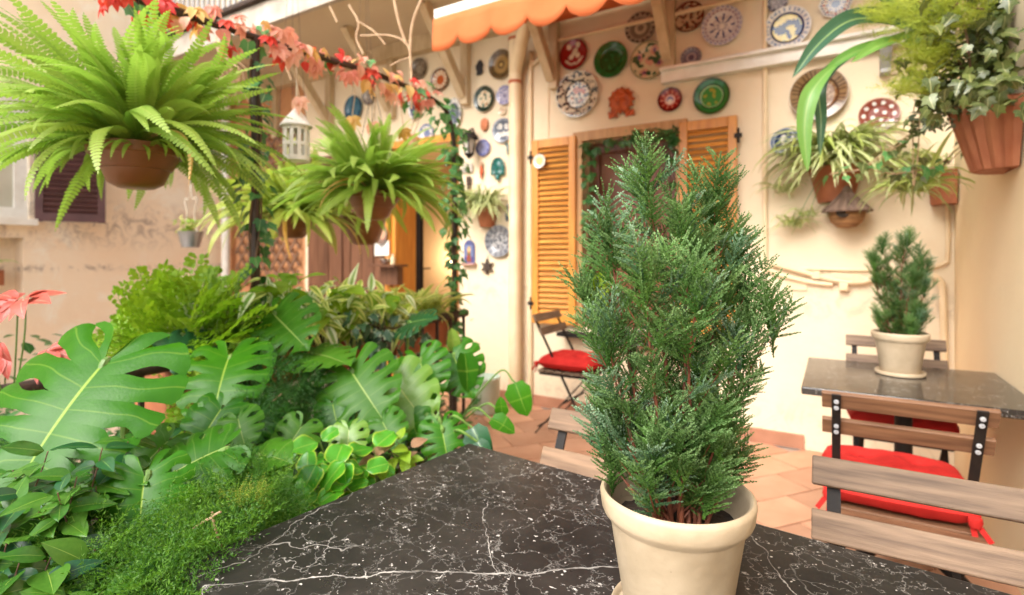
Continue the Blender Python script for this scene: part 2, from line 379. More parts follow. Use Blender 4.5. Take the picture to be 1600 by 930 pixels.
M_twig = mk('pale_dry_twig', (0.52, 0.36, 0.22), (0.38, 0.24, 0.14), 0.8, 20)
M_bark = mk('brown_stem_bark', (0.16, 0.085, 0.045), (0.09, 0.05, 0.03), 0.8, 30, 0.3, 80)
M_redstem = mk('red_brown_stem', (0.20, 0.055, 0.022), (0.11, 0.035, 0.018), 0.7, 40, 0.3, 90)
M_stem = mk('green_stem', (0.15, 0.27, 0.05), (0.10, 0.18, 0.04), 0.5, 20)
M_cord = mk('pale_cord', (0.6, 0.52, 0.4), rough=0.8)

# ------------------------------------------------------------ ground and paving
def sheet(name, x0, x1, y0, y1, z, mat, kind='structure'):
    mb = MB(); mb.add([(x0,y0,0),(x1,y0,0),(x1,y1,0),(x0,y1,0)], [(0,1,2,3)])
    return tag(mb.obj(name, mat, None, Matrix.Translation((0, 0, z)), smooth=False), kind=kind)
M_yard = mk('pale_bounce_ground', (0.58, 0.54, 0.48), (0.48, 0.44, 0.39), 0.8, 3, 0.2)  # unseen outer ground, coloured pale to bounce fill light onto the walls
ground = sheet('ground', -60, 60, -60, 60, -0.03, M_yard)
paving = sheet('paving', -6.45, 0.6, -2.5, 3.95, -0.012, M_grout)
def inside(x, y): return -3.6 < x < 0.62 and 0.75 < y < 4.0
tw, tl = 0.235, 0.36; ang = rad(51.5); ca, sa = math.cos(ang), math.sin(ang)
tm = []
random.seed(3)
for v in range(3):
    mb = MB(); mb.box((0, 0, -0.006), (tl - 0.008, tw - 0.008, 0.012)); tm.append(mb.mesh('tile', M_tile, smooth=False))
cnt = 0
for i in range(-14, 34):
    for j in range(-14, 14):
        u = (i + 0.5 * (j % 2)) * tl; w = j * tw + 2.0
        x = -1.5 + u * ca - w * sa + 1.2; y = u * sa + w * ca
        if not inside(x, y): continue
        if x < -2.05 and y < 3.0: continue                    # out of sight behind the railing planting
        # keep whole tiles off the walls
        ext = 0.19
        if y > 3.95 - 0.02 - ext * 0 or x > 0.6: continue
        put('tile', tm[cnt % 3], paving, Matrix.Translation((x, y, random.uniform(-0.002, 0.001))) @ Matrix.Rotation(ang + random.uniform(-0.006, 0.006), 4, 'Z') @ Matrix.Rotation(random.uniform(-.003, .003), 4, 'X'))
        cnt += 1
def bedx(y): return -0.9 if y < 1.2 else max(-1.87, -0.75 * y)
bed = MB()
nx, ny = 26, 40
V = []; 
for j in range(ny + 1):
    for i in range(nx + 1):
        y = -0.9 + 3.35 * j / ny; x = -2.6 + (2.6 + bedx(y)) * i / nx
        e = min(i, nx - i, 4) / 4 * min(j, ny - j, 4) / 4
        V.append((x, y, 0.02 + e * (0.20 + 0.05 * noise.noise((x * 3, y * 3, 0)))))
bed.add(V, [(j*(nx+1)+i, j*(nx+1)+i+1, (j+1)*(nx+1)+i+1, (j+1)*(nx+1)+i) for j in range(ny) for i in range(nx)])
tag(bed.obj('garden_bed', M_soil), kind='structure')

# ------------------------------------------------------------ the house wall that faces us
house = thing('house', 'cream plastered house wall hung with painted plates beneath a balcony', 'house', (-2.3, WY, 0))
def wall_grid(mb, xs, zs, holes, y0, depth):
    """front at y0, holes are (x0,x1,z0,z1) on grid lines; reveals go back by depth"""
    for i in range(len(xs) - 1):
        for j in range(len(zs) - 1):
            cx, cz = (xs[i]+xs[i+1])/2, (zs[j]+zs[j+1])/2
            if any(a < cx < b and c < cz < d for a, b, c, d in holes): continue
            mb.add([(xs[i],y0,zs[j]),(xs[i+1],y0,zs[j]),(xs[i+1],y0,zs[j+1]),(xs[i],y0,zs[j+1])], [(0,1,2,3)])
    for a, b, c, d in holes:
        y1 = y0 + depth
        mb.add([(a,y0,c),(a,y0,d),(a,y1,d),(a,y1,c)], [(3,2,1,0)]); mb.add([(b,y0,c),(b,y0,d),(b,y1,d),(b,y1,c)], [(0,1,2,3)])
        mb.add([(a,y0,d),(b,y0,d),(b,y1,d),(a,y1,d)], [(3,2,1,0)]); mb.add([(a,y0,c),(b,y0,c),(b,y1,c),(a,y1,c)], [(0,1,2,3)])
WX0, WX1, WZ0, WZ1 = -1.70, -0.965, 0.68, 2.16
DX0, DX1, DZ1 = -3.72, -2.98, 2.3
mb = MB(); wall_grid(mb, [-5.02, DX0, DX1, WX0, WX1, 0.6], [0, WZ0, WZ1, DZ1, 3.3], [(WX0, WX1, WZ0, WZ1), (DX0, DX1, 0, DZ1)], WY, 0.30)
mb.obj('wall', M_cream, house, smooth=False)
mb = MB(); wall_grid(mb, [-6.5, -5.02], [0, 3.3], [], WY - 0.003, 0.2)
tag(mb.obj('wall', M_orange, house, smooth=False), 'orange plastered end of the wall behind the trellis')
mb = MB(); wall_grid(mb, [-6.5, 0.6], [3.45, 7.0], [], WY, 0.2); mb.obj('upper_wall', M_cream, house, smooth=False)
# skirting pieces
x = 0.10
mbS = MB(); mbS.box((0, 0, 0), (0.326, 0.016, 0.092)); sk = mbS.mesh('skirting_tile', M_skirt, smooth=False)
x = -0.20 - 0.17 + 0.05
while x > -2.9:
    put('skirting_tile', sk, house, Matrix.Translation((x, WY - 0.0085, 0.047))); x -= 0.331
# window: outer frame, casement, pane
wf = MB(); fw = 0.075
wf.box(((WX0+WX1)/2, WY-0.012, WZ1+fw/2-0.005), (WX1-WX0+2*fw, 0.034, fw))
for xx in (WX0 - fw/2 + 0.004, WX1 + fw/2 - 0.004): wf.box((xx, WY-0.011, (WZ0+WZ1)/2 - 0.003), (fw, 0.030, WZ1-WZ0))
wfo = bevel(wf.obj('window_frame', M_frame, house, smooth=False), 0.004)
cas = MB(); cw = 0.085
cas.box(((WX0+WX1)/2, WY+0.16, WZ1-cw/2), (WX1-WX0, 0.05, cw)); cas.box(((WX0+WX1)/2, WY+0.16, WZ0+cw/2+0.02), (WX1-WX0, 0.05, cw))
for xx in (WX0+cw/2, WX1-cw/2, (WX0+WX1)/2): cas.box((xx, WY+0.158, (WZ0+WZ1)/2), (cw if xx != (WX0+WX1)/2 else 0.10, 0.052, WZ1-WZ0-0.01))
cas.box(((WX0+WX1)/2, WY+0.157, 1.35), (WX1-WX0, 0.04, 0.06))
wino = bevel(cas.obj('window', M_winwood, house, smooth=False), 0.006)
for k in (0, 1):
    for (za, zb) in ((WZ0+0.1, 1.32), (1.38, WZ1-cw)):
        mb = MB(); xa = WX0 + cw + k * ((WX1-WX0)/2 - 0.03)
        mb.box((xa + 0.12, WY+0.172, (za+zb)/2), (0.25, 0.006, zb-za)); mb.obj('pane', M_glass, wino, smooth=False)
mb = MB(); mb.box(((WX0+WX1)/2, WY-0.055, WZ0-0.048), (WX1-WX0+0.34, 0.15, 0.03)); mb.obj('window_sill', M_iron, house, smooth=False)
# louvred shutters folded back on the wall
def shutter(cx, tilt):
    w, z0, z1 = 0.385, 0.70, 2.20
    h = z1 - z0
    fr = MB(); st = 0.058
    for s in (-1, 1): fr.box((s*(w/2-st/2), 0, h/2), (st, 0.036, h))
    for zz, hh in ((0.04, 0.08), (h-0.035, 0.07), (h*0.5, 0.0)):
        if hh: fr.box((0, 0.001, zz), (w-2*st, 0.034, hh))
    o = bevel(fr.obj('shutter', M_pine, house, Matrix.Translation((cx, WY - 0.045, z0)) @ Matrix.Rotation(tilt, 4, 'Z'), smooth=False), 0.004)
    sm = MB(); sm.box((0, 0, 0), (w-2*st-0.002, 0.040, 0.009)); sl = sm.mesh('slat', M_pineh, smooth=False)
    n = 31; za, zb = 0.10, h - 0.09
    for i in range(n):
        z = za + (zb - za) * i / (n - 1)
        put('slat', sl, o, Matrix.Translation((0, 0.002, z)) @ Matrix.Rotation(rad(48 + random.uniform(-3, 3)), 4, 'X'), local=True)
    hg = MB()
    sx = -w/2 - 0.008 if cx < -1.3 else w/2 + 0.008
    for zz in (0.16, h - 0.14): hg.tube([(sx, -0.015, zz-0.05), (sx, -0.015, zz+0.05)], 0.010); hg.box((sx, -0.02, zz), (0.05, 0.012, 0.03))
    hg.obj('hinge', M_iron, o, local=True)
    return o
shutter(-1.935, rad(1.5)); shutter(-0.745, rad(-1.5))
# doorway: pine jambs, dark door edge, passage behind
mb = MB()
mb.box((DX0+0.025, WY+0.13, DZ1/2), (0.05, 0.30, DZ1)); mb.box((DX0-0.03, WY-0.02, DZ1/2), (0.07, 0.05, DZ1)); mb.box(((DX0+DX1)/2, WY-0.015, DZ1+0.03), (DX1-DX0+0.14, 0.05, 0.07))
mb.box((DX1+0.035, WY-0.015, DZ1/2), (0.055, 0.04, DZ1))
bevel(mb.obj('door_frame', M_pine, house, smooth=False), 0.004)
mb = MB(); mb.box((DX0-0.35, WY+0.33, 1.12), (0.62, 0.045, 2.2)); dl = bevel(mb.obj('door', M_pine, house, smooth=False), 0.005)
mb = MB(); mb.box((DX0+0.055, WY+0.335, 1.1), (0.05, 0.06, 2.2)); tag(mb.obj('door_edge', M_iron, house, smooth=False))
mb = MB(); mb.tube([(DX0+0.085, WY+0.335, 1.12), (DX0+0.13, WY+0.335, 1.12), (DX0+0.13, WY+0.42, 1.12)], 0.007); mb.obj('handle', M_iron, dl)
mb = MB()
PX0, PX1, PY = -5.2, -2.93, 5.6
mb.add([(PX0,PY,0),(PX1,PY,0),(PX1,PY,2.5),(PX0,PY,2.5)], [(0,1,2,3)]); mb.add([(PX1,WY+.3,0),(PX1,PY,0),(PX1,PY,2.5),(PX1,WY+.3,2.5)], [(0,1,2,3)])
mb.add([(PX0,WY+.3,0),(PX0,PY,0),(PX0,PY,2.5),(PX0,WY+.3,2.5)], [(3,2,1,0)]); mb.add([(PX0,WY+.3,2.5),(PX1,WY+.3,2.5),(PX1,PY,2.5),(PX0,PY,2.5)], [(3,2,1,0)])
mb.add([(PX0,WY+.301,0),(DX0,WY+.301,0),(DX0,WY+.301,2.5),(PX0,WY+.301,2.5)], [(3,2,1,0)]); mb.add([(PX0,WY+.3,.003),(PX1,WY+.3,.003),(PX1,PY,.003),(PX0,PY,.003)], [(0,1,2,3)])
mb.obj('passage_wall', M_inner, house, smooth=False)
# boarded brown front beside the doorway
pw = 0.166
pm = MB(); pm.box((0, 0, 0), (pw - 0.008, 0.03, 2.2)); pmesh = pm.mesh('board', M_door, smooth=False)
for i in range(7):
    put('board', pmesh, house, Matrix.Translation((-3.86 - pw * i, WY - 0.022 - (0.004 if i % 2 else 0), 1.12)))
mb = MB(); mb.box((-4.37, WY-0.05, 2.26), (1.36, 0.03, 0.10)); mb.box((-4.43, WY-0.05, 1.2), (0.10, 0.028, 2.02)); bevel(mb.obj('board_rail', M_door, house, smooth=False), 0.005)
# balcony slab, beam, railing, braces
BZ = 3.3
mb = MB(); mb.box(((-6.5+0.6)/2, (2.95+WY)/2, BZ+0.075), (7.1, WY-2.95, 0.15)); slab = mb.obj('balcony', M_soffit, house, smooth=False)
mb = MB(); mb.box(((-6.5+0.6)/2, 2.925, BZ+0.055), (7.1, 0.045, 0.20)); mb.obj('fascia', mk('weathered_fascia', (0.52, 0.47, 0.40), (0.36, 0.31, 0.26), 0.8, 6, 0.2), slab, smooth=False)
mb = MB(); mb.box(((-6.5+0.6)/2, 2.90, BZ+0.185), (7.1, 0.09, 0.035)); mb.obj('edge_rail', M_rustiron, slab, smooth=False)
bm_ = MB(); bm_.box((0, 0, 0.5), (0.035, 0.02, 1.0)); bmesh_ = bm_.mesh('baluster', M_greybar, smooth=False)
i = 0
for i in range(60):
    put('baluster', bmesh_, slab, Matrix.Translation((-6.44 + 0.085 * i, 2.90, BZ + 0.20)))
mb = MB(); mb.box((-3.0, 2.90, BZ+1.22), (7.0, 0.05, 0.04)); mb.obj('handrail', M_rustiron, slab, smooth=False)
mb = MB(); mb.box((-2.95, WY-0.05, BZ-0.07), (7.08, 0.098, 0.14)); mb.obj('wall_beam', M_beam, house, smooth=False)
br = MB()
def brace(x, zf=2.68):
    mb = MB()
    L = math.hypot(0.60, 0.62)
    mb.bar((x, WY-0.05, zf), (x, WY-0.60, BZ-0.005), 0.085, 0.07, (1, 0, 0)); mb.box((x+0.012, WY-0.035, zf+0.20), (0.075, 0.068, 0.56))
    bevel(mb.obj('brace', M_beam, house, smooth=False), 0.004)
for x in (-5.5, -4.6, -3.72, -2.83, -1.95, -1.02): brace(x)
# cable duct and bracket to the right
mb = MB(); mb.box((-0.235, WY-0.036, 2.555), (1.66, 0.070, 0.115)); mb.box((-0.235, WY-0.052, 2.585), (1.664, 0.11, 0.02)); bevel(mb.obj('cable_duct', M_white, house, smooth=False), 0.005)
mb = MB(); mb.box((0.27, WY-0.045, 2.42), (0.05, 0.085, 0.16)); mb.bar((0.27, WY-0.06, 2.36), (0.27, WY-0.2, 2.50), 0.04, 0.05, (1, 0, 0)); mb.obj('bracket', M_greybar, house, smooth=False)

# pipes and cables on the wall
dp = thing('drainpipe', 'thick cream drainpipe with red bands running down the plate wall', 'drainpipe', (-2.28, WY-0.075, 0))
mb = MB(); mb.tube([(-2.28, WY-0.075, 0.0), (-2.28, WY-0.075, 3.12)], 0.053, 20); mb.obj('pipe', M_pipe, dp)
mb = MB(); mb.tube(curve([(-2.277, WY-0.080, 2.72), (-2.262, WY-0.095, 2.80), (-2.16, WY-0.19, 2.95), (-2.02, WY-0.33, 3.10), (-1.97, WY-0.37, 3.28)], 20), 0.054, 20); mb.obj('branch_pipe', M_pipe, dp)
mb = MB()
for z in (2.70, 3.06): mb.lathe([(0.052, z-0.013), (0.0575, z-0.012), (0.0575, z+0.012), (0.052, z+0.013)], 20, Matrix.Translation((-2.28, WY-0.075, 0)))
mb.obj('band', M_rust, dp)
def cable(label, pts, r, mat=M_pipe, name='wall_cable', cat='cable', n=30):
    mb = MB(); mb.tube(curve(pts, n) if len(pts) > 2 else pts, r, 8); o = mb.obj(name, mat); return tag(o, label, cat)
y = WY - 0.018
def wp(px, py, off=0.028): p = on_y(px, py, WY - off); return p
cable('slim cream pipe beside the thick drainpipe left of the shutter', [(-2.165, y, 0.0), (-2.165, y, 2.70), (-2.13, y, 2.84), (-2.02, y, 2.9)], 0.019, name='slim_pipe', cat='pipe')
cable('hairline cable dropping to the top of the louvred shutter', [wp(858, 110, .006), wp(857, 214, .006)], 0.004)
cable('cream conduit running up under the eaves above the red plate', [(-1.98, WY-0.03, 2.99), (0.55, WY-0.03, 2.99)], 0.016, name='conduit', cat='conduit')
cable('vertical cream conduit between the window and the rooster plate', [(-0.385, y, 3.1), (-0.385, y, 1.30), (-0.375, y, 1.2), (-0.33, y, 1.14), (-0.16, y, 1.09), (0.0, y, 1.07)], 0.016, name='conduit', cat='conduit', n=60)
cable('sagging thin pipe that crosses below the birdhouse', [wp(1205, 412), wp(1250, 424), wp(1300, 437), wp(1345, 441), wp(1380, 430), wp(1420, 432), wp(1455, 431), wp(1470, 442), wp(1473, 470), wp(1476, 575)], 0.017, n=70)
cable('straight thin cable from the junction plate to the wall corner', [wp(1250, 420, .012), wp(1360, 422, .012), wp(1440, 420, .012), wp(1474, 412, .012), wp(1481, 395, .012), wp(1480, 300, .012)], 0.011, n=60)
mb = MB(); p = wp(1245, 445, .006); mb.box(p, (0.115, 0.010, 0.075)); tag(bevel(mb.obj('junction_plate', M_pipe, smooth=False), 0.003), 'flat cream cover plate under the start of the wall cable', 'junction box')
mb = MB()
for (px, py) in ((1338, 436), (1318, 448), (1275, 430)): p = wp(px, py, 0.02); mb.box(p, (0.05, 0.05, 0.05))
p1 = wp(1300, 430); p2 = wp(1352, 438); mb.bar(p1, p2, 0.03, 0.035)
tag(bevel(mb.obj('pipe_fitting', M_pipe, smooth=False), 0.006), 'cream pipe fitting with clips below the birdhouse', 'pipe fitting')

# right hand wall
sw = thing('side_wall', 'warm yellow plastered wall closing the terrace beside the small table', 'wall', (0.6, 2, 0))
mb = MB(); mb.box((0.75, (4.3-0.6)/2, 1.75), (0.3, 4.9, 3.5)); mb.obj('wall', M_right, sw, smooth=False)

# neighbouring house, across the garden
FX = -6.5
nb = thing('neighbouring_house', 'pink plastered neighbouring house with stained wall and brown shutter', 'house', (FX, 1, 0))
mb = MB()
def fgrid(ys, zs, holes, x0, depth):
    for i in range(len(ys)-1):
        for j in range(len(zs)-1):
            cy, cz = (ys[i]+ys[i+1])/2, (zs[j]+zs[j+1])/2
            if any(a < cy < b and c < cz < d for a, b, c, d in holes): continue
            mb.add([(x0,ys[i],zs[j]),(x0,ys[i+1],zs[j]),(x0,ys[i+1],zs[j+1]),(x0,ys[i],zs[j+1])], [(0,1,2,3)])
    for a, b, c, d in holes:
        x1 = x0 - depth
        mb.add([(x0,a,c),(x0,a,d),(x1,a,d),(x1,a,c)], [(0,1,2,3)]); mb.add([(x0,b,c),(x0,b,d),(x1,b,d),(x1,b,c)], [(3,2,1,0)])
        mb.add([(x0,a,d),(x0,b,d),(x1,b,d),(x1,a,d)], [(0,1,2,3)]); mb.add([(x0,a,c),(x0,b,c),(x1,b,c),(x1,a,c)], [(3,2,1,0)])
        mb.add([(x1,a,c),(x1,b,c),(x1,b,d),(x1,a,d)], [(0,1,2,3)])
w0 = (1.02, 2.02, 1.60, 2.75); w1 = (0.9, 1.98, 0.72, 1.42)
fgrid([-4.5, 0.9, 1.02, 1.98, 2.02, WY-0.003], [0, 0.72, 1.42, 1.60, 2.75, 6.5], [w0, w1], FX, 0.22)
mb.obj('wall', M_facade, nb, smooth=False)
mb = MB()
for (ya, yb, za, zb) in ((1.02, 2.02, 1.60, 1.70), (1.02, 2.02, 2.65, 2.75), (1.02, 1.12, 1.70, 2.65), (1.92, 2.02, 1.70, 2.65), (1.49, 1.56, 1.70, 2.65)):
    mb.box((FX - 0.05, (ya+yb)/2, (za+zb)/2), (0.06, yb-ya-0.002, zb-za))
wn_ = mb.obj('window', M_white, nb, smooth=False)
M_pale = mk('pale_curtained_glass', (0.55, 0.52, 0.42), (0.45, 0.42, 0.33), 0.15, 3)
mb = MB(); mb.box((FX - 0.06, 1.52, 2.17), (0.006, 0.8, 0.95)); mb.obj('pane', M_pale, wn_, smooth=False)
mb = MB(); mb.box((FX + 0.05, 1.50, 1.565), (0.14, 1.10, 0.06)); mb.obj('window_sill', M_white, nb, smooth=False)
mb = MB(); mb.box((0, 0.03, 0.57), (0.04, 0.06, 1.15)); mb.box((0, 0.50, 0.57), (0.04, 0.06, 1.15)); mb.box((0, 0.265, 0.04), (0.038, 0.41, 0.08)); mb.box((0, 0.265, 1.11), (0.038, 0.41, 0.08))
SHM = Matrix.Translation((FX + 0.07, 2.04, 1.58)) @ Matrix.Rotation(rad(-22), 4, 'Z')
so = mb.obj('shutter', M_shutbrown, nb, SHM, smooth=False)
mb = MB(); mb.box((0, 0, 0), (0.012, 0.41, 0.05)); slm = mb.mesh('slat', M_shutbrown, smooth=False)
for i in range(20): put('slat', slm, so, Matrix.Translation((0, 0.265, 0.10 + 0.05 * i)) @ Matrix.Rotation(rad(35), 4, 'Y'), local=True)
post = MB(); post.tube([(-6.33, WY-0.12, 0.0), (-6.33, WY-0.12, 3.29)], 0.05, 16)
tag(post.obj('downpipe', M_white), 'pale grey downpipe in the corner next to the wooden trellis', 'downpipe')
# trellis
tr = thing('trellis', 'diamond lattice trellis against the orange wall behind the ferns', 'trellis', (-5.6, WY-0.06, 1.2))
tx0, tx1, tz0, tz1 = -6.22, -5.06, 0.9, 2.72
tmat = mk('lattice_wood', (0.22, 0.115, 0.065), (0.15, 0.075, 0.04), 0.7, 6, 0.1, 40, objvar=0.1)
def clip(px_, pz, dx, dz):
    ts = []
    t0, t1 = -9, 9
    for p_, d_, a_, b_ in ((px_, dx, tx0, tx1), (pz, dz, tz0, tz1)):
        u, v = (a_ - p_) / d_, (b_ - p_) / d_
        t0 = max(t0, min(u, v)); t1 = min(t1, max(u, v))
    return t0, t1
for s in (-1, 1):
    c = tx0 - 2.2
    while c < tx1 + 2.2:
        dx, dz = 0.64, 0.77 * s
        t0, t1 = clip(c, (tz0+tz1)/2, dx, dz)
        if t1 - t0 > 0.08:
            mb = MB(); yy = WY - 0.05 - (0.012 if s > 0 else 0)
            mb.bar((c+dx*t0, yy, (tz0+tz1)/2+dz*t0), (c+dx*t1, yy, (tz0+tz1)/2+dz*t1), 0.034, 0.010, (0, 1, 0)); mb.obj('slat', tmat, tr, smooth=False)
        c += 0.165
nt_ = M_awning.node_tree; tr_ = nt_.nodes.new('ShaderNodeBsdfTranslucent'); tr_.inputs[0].default_value = (0.85, 0.34, 0.15, 1)   # light glows through the cloth
mx_ = nt_.nodes.new('ShaderNodeMixShader'); mx_.inputs[0].default_value = 0.35
nt_.links.new(nt_.nodes['Principled BSDF'].outputs[0], mx_.inputs[1]); nt_.links.new(tr_.outputs[0], mx_.inputs[2]); nt_.links.new(mx_.outputs[0], nt_.nodes['Material Output'].inputs['Surface'])
# lamp in the passage
lt = thing('wall_lamp', 'small lit wall lamp glowing inside the doorway', 'lamp', (-4.18, PY-0.05, 1.18))
M_lit = bpy.data.materials.new('lit_bulb'); M_lit.use_nodes = True
b_ = M_lit.node_tree.nodes['Principled BSDF']; b_.inputs['Emission Color'].default_value = (1, 0.72, 0.38, 1); b_.inputs['Emission Strength'].default_value = 6
mb = MB(); mb.lathe([(0.001, -0.05), (0.03, -0.03), (0.04, 0.0), (0.03, 0.03), (0.001, 0.05)], 16, Matrix.Translation((-4.18, PY-0.06, 1.18))); mb.obj('bulb', M_lit, lt)
mb = MB(); mb.box((-4.18, PY-0.012, 1.14), (0.05, 0.022, 0.12)); mb.obj('bracket', M_iron, lt, smooth=False)
ld = bpy.data.lights.new('wall_lamp_light', 'POINT'); ld.energy = 9; ld.color = (1, 0.75, 0.45); ld.shadow_soft_size = 0.05
lo = bpy.data.objects.new('wall_lamp_light', ld); COL.objects.link(lo); lo.parent = lt; lo.location = (0, -0.22, 0.05)
# awning
aw = thing('awning', 'orange awning with scalloped valance and white front bar', 'awning', (-0.8, 2.5, 2.66))
AY, AZ, AX0, AX1 = 2.52, 2.665, -2.03, -0.45
mb = MB(); mb.box(((AX0+AX1)/2, AY, AZ+0.015), (AX1-AX0, 0.05, 0.06)); bevel(mb.obj('front_bar', M_white, aw, smooth=False), 0.01)
V = []; F = []; nn = 0
pitch = 0.232; off = 0.20 - 0.04
xs = np.linspace(AX0, AX1, 241)
for x in xs:
    u = ((x - AX0 + 0.06) / pitch) % 1.0
    d = 0.115 + 0.085 * math.sqrt(max(0.0, 1 - (2*u-1)**2)) 
    for k in range(5): V.append((x, AY - 0.028 + 0.010 * math.sin(x * 23 + 1) * k / 4, AZ - 0.015 - d * k / 4))
for i in range(len(xs)-1):
    for k in range(4): F.append((i*5+k, i*5+k+1, (i+1)*5+k+1, (i+1)*5+k))
vo = put('valance', mesh_np('valance', V, F, M_awning), aw); sm_ = vo.modifiers.new('solid', 'SOLIDIFY'); sm_.thickness = 0.003
V = [(AX0, AY, AZ+0.047), (AX1, AY, AZ+0.047), (AX1, WY-0.06, 3.13), (AX0, WY-0.06, 3.13)]
co = put('canopy', mesh_np('canopy', V, [(0, 1, 2, 3)], M_awning, smooth=False), aw); sm_ = co.modifiers.new('solid', 'SOLIDIFY'); sm_.thickness = 0.004
# ------------------------------------------------------------ plates and ornaments on the wall
M_glaze = painted('glazed_plate', 0.17, 0.15)
M_matte = painted('painted_clay', 0.55)
def hx(r, g, b): return tuple(((v / 255) / 12.92 if v / 255 <= 0.04045 else ((v / 255 + 0.055) / 1.055) ** 2.4) for v in (r, g, b))
IV = hx(214, 200, 172); WH = hx(222, 218, 212); CO = hx(30, 48, 110); LB = hx(128, 140, 175); DK = hx(34, 30, 34); BR = hx(92, 58, 40); RD = hx(140, 24, 24)
GR = hx(18, 88, 40); DG = hx(10, 62, 34); TC = hx(186, 88, 40); GY = hx(128, 118, 105); YE = hx(226, 210, 124); TE = hx(20, 98, 92); PK = hx(196, 150, 130); LG = hx(130, 145, 100)
def nz2(x, y, k, s=0): return noise.noise((x * k + s * 7.3, y * k - s * 3.1, s * 1.7))
def rings(*bands):
    def f(x, y, r, th):
        for lim, c in bands:
            if r < lim: return c
        return bands[-1][1]
    return f
def petals(base, n, r0, r1, c, w=0.0, ph=0.0):
    def f(x, y, r, th):
        if r0 < r < r1:
            m = (r - (r0 + r1) / 2) / ((r1 - r0) / 2)
            if math.cos(n * th + ph) > w + m * m * (1 - w) * 0.9: return c
        return base(x, y, r, th)
    return f
def blot(base, k, c, thr=0.15, r0=0.0, r1=1.0, s=0):
    def f(x, y, r, th):
        if r0 < r < r1 and nz2(x, y, k, s) > thr: return c
        return base(x, y, r, th)
    return f
def dots(base, pts, rad_, c):
    def f(x, y, r, th):
        for (a, b) in pts:
            if (x-a)**2 + (y-b)**2 < rad_*rad_: return c
        return base(x, y, r, th)
    return f
def seg(base, lines, c):
    """strokes: list of (points, half width)"""
    def f(x, y, r, th):
        for pts, w in lines:
            for (ax, ay), (bx, by) in zip(pts, pts[1:]):
                dx, dy = bx-ax, by-ay; t = max(0, min(1, ((x-ax)*dx + (y-ay)*dy) / (dx*dx+dy*dy+1e-9)))
                if (x-ax-dx*t)**2 + (y-ay-dy*t)**2 < w*w: return c
        return base(x, y, r, th)
    return f
def plate(px, py, ry, label, fn, sx=1.0, deep=0.10, nseg=72, sides=0, cat='plate', well=0.62, mat=None, off=0.012, name='wall_plate', tilt=0):
    c = on_y(px, py, WY - off); t = (c - EYE).dot(F_); r = ry / 840 * t
    prof = [(0, 0.0)] + [(q, 0.0) for q in np.linspace(0.06, well - 0.06, 8)] + [(well, 0.035), (well + 0.03, 0.05)] + [(q, 0.05 + (q - well) / (1 - well) * deep) for q in np.linspace(well + 0.08, 0.975, 7)] + [(1.0, deep + 0.045), (1.0, deep + 0.02), (0.7, 0.0 - 0.02), (0.0, -0.03)]
    V = []; F = []; C = []; k = len(prof)
    for (q, z) in prof:
        for j in range(nseg):
            a = 2 * math.pi * j / nseg; m = 1.0
            if sides: m = math.cos(math.pi / sides) / math.cos((a % (2*math.pi/sides)) - math.pi / sides)
            V.append((q * m * r * sx * math.cos(a), -z * r, q * m * r * math.sin(a)))
    for i in range(k - 1):
        for j in range(nseg):
            F.append((i*nseg+j, (i+1)*nseg+j, (i+1)*nseg+(j+1) % nseg, i*nseg+(j+1) % nseg))
            qm = (prof[i][0] + prof[i+1][0]) / 2; a = 2 * math.pi * (j + 0.5) / nseg
            C.append(fn(qm*math.cos(a), qm*math.sin(a), qm, a))
    me = mesh_np(name, V, F, mat or M_glaze, col=C, sharp=60)
    o = put(name, me, None, Matrix.Translation(c) @ Matrix.Rotation(rad(tilt), 4, 'Y'))
    return tag(o, label, cat)
P = plate
P(655, 108, 17, 'dull grey brown plate half hidden behind the creeper', blot(rings((.35, GY), (.7, hx(96,80,66)), (1.1, hx(70,56,46))), 6, hx(150,138,120)), .95)
P(688, 125, 18, 'small cream plate with orange red centre and scalloped brown rim', petals(rings((.45, TC), (.8, IV), (1.1, BR)), 12, .45, .8, TC, .2), .98)
P(553, 170, 20, 'plain blue plate left of the hanging lantern and over the ferns', blot(rings((.8, hx(30,86,112)), (1.1, hx(22,60,84))), 4, hx(50,110,130)), .95)
P(577, 150, 14, 'pale grey patterned plate above the second hanging fern', blot(rings((.8, hx(170,160,150)), (1.1, hx(110,100,95))), 7, hx(90,85,90)))
P(667, 209, 15, 'pale blue and white plate behind the ivy arch', blot(rings((.4, LB), (.8, WH), (1.1, LB)), 6, CO, .25))
P(710, 178, 24, 'oval white rimmed plate with slate blue centre beside the ivy', blot(rings((.72, hx(86,96,112)), (1.1, WH)), 4, hx(140,150,160), .2), .62)
P(648, 166, 22, 'tall narrow dark blue plaque with a white edge', blot(rings((.78, hx(50,58,92)), (1.1, WH)), 5, hx(120,110,130), .2), .5)
P(783, 101, 23, 'golden brown ribbed plate next to the drainpipe top', petals(rings((.16, hx(196,160,90)), (.3, hx(88,62,36)), (.62, hx(150,118,66)), (1.1, hx(104,80,46))), 30, .62, .95, hx(60,44,28), .0), .95)
P(757, 155, 20, 'dark green bordered plate with a cream flower scene', blot(blot(rings((.66, IV), (1.1, hx(24,46,34))), 4, TE, .2, 0, .64), 5, hx(170,110,60), .3, 0, .6, 4), .95, well=.66)
P(789, 149, 15, 'lavender plate with pale swirls close to the drainpipe', blot(petals(rings((.3, hx(112,106,140)), (.8, hx(172,168,190)), (1.1, hx(120,120,165))), 10, .4, .75, hx(110,108,155), .2), 5, hx(200,190,200), .3))
P(785, 173, 7, 'tiny cream flower shaped plate between two round plates', petals(rings((.25, PK), (1.1, IV)), 6, .3, 1, hx(170,130,90), .5))
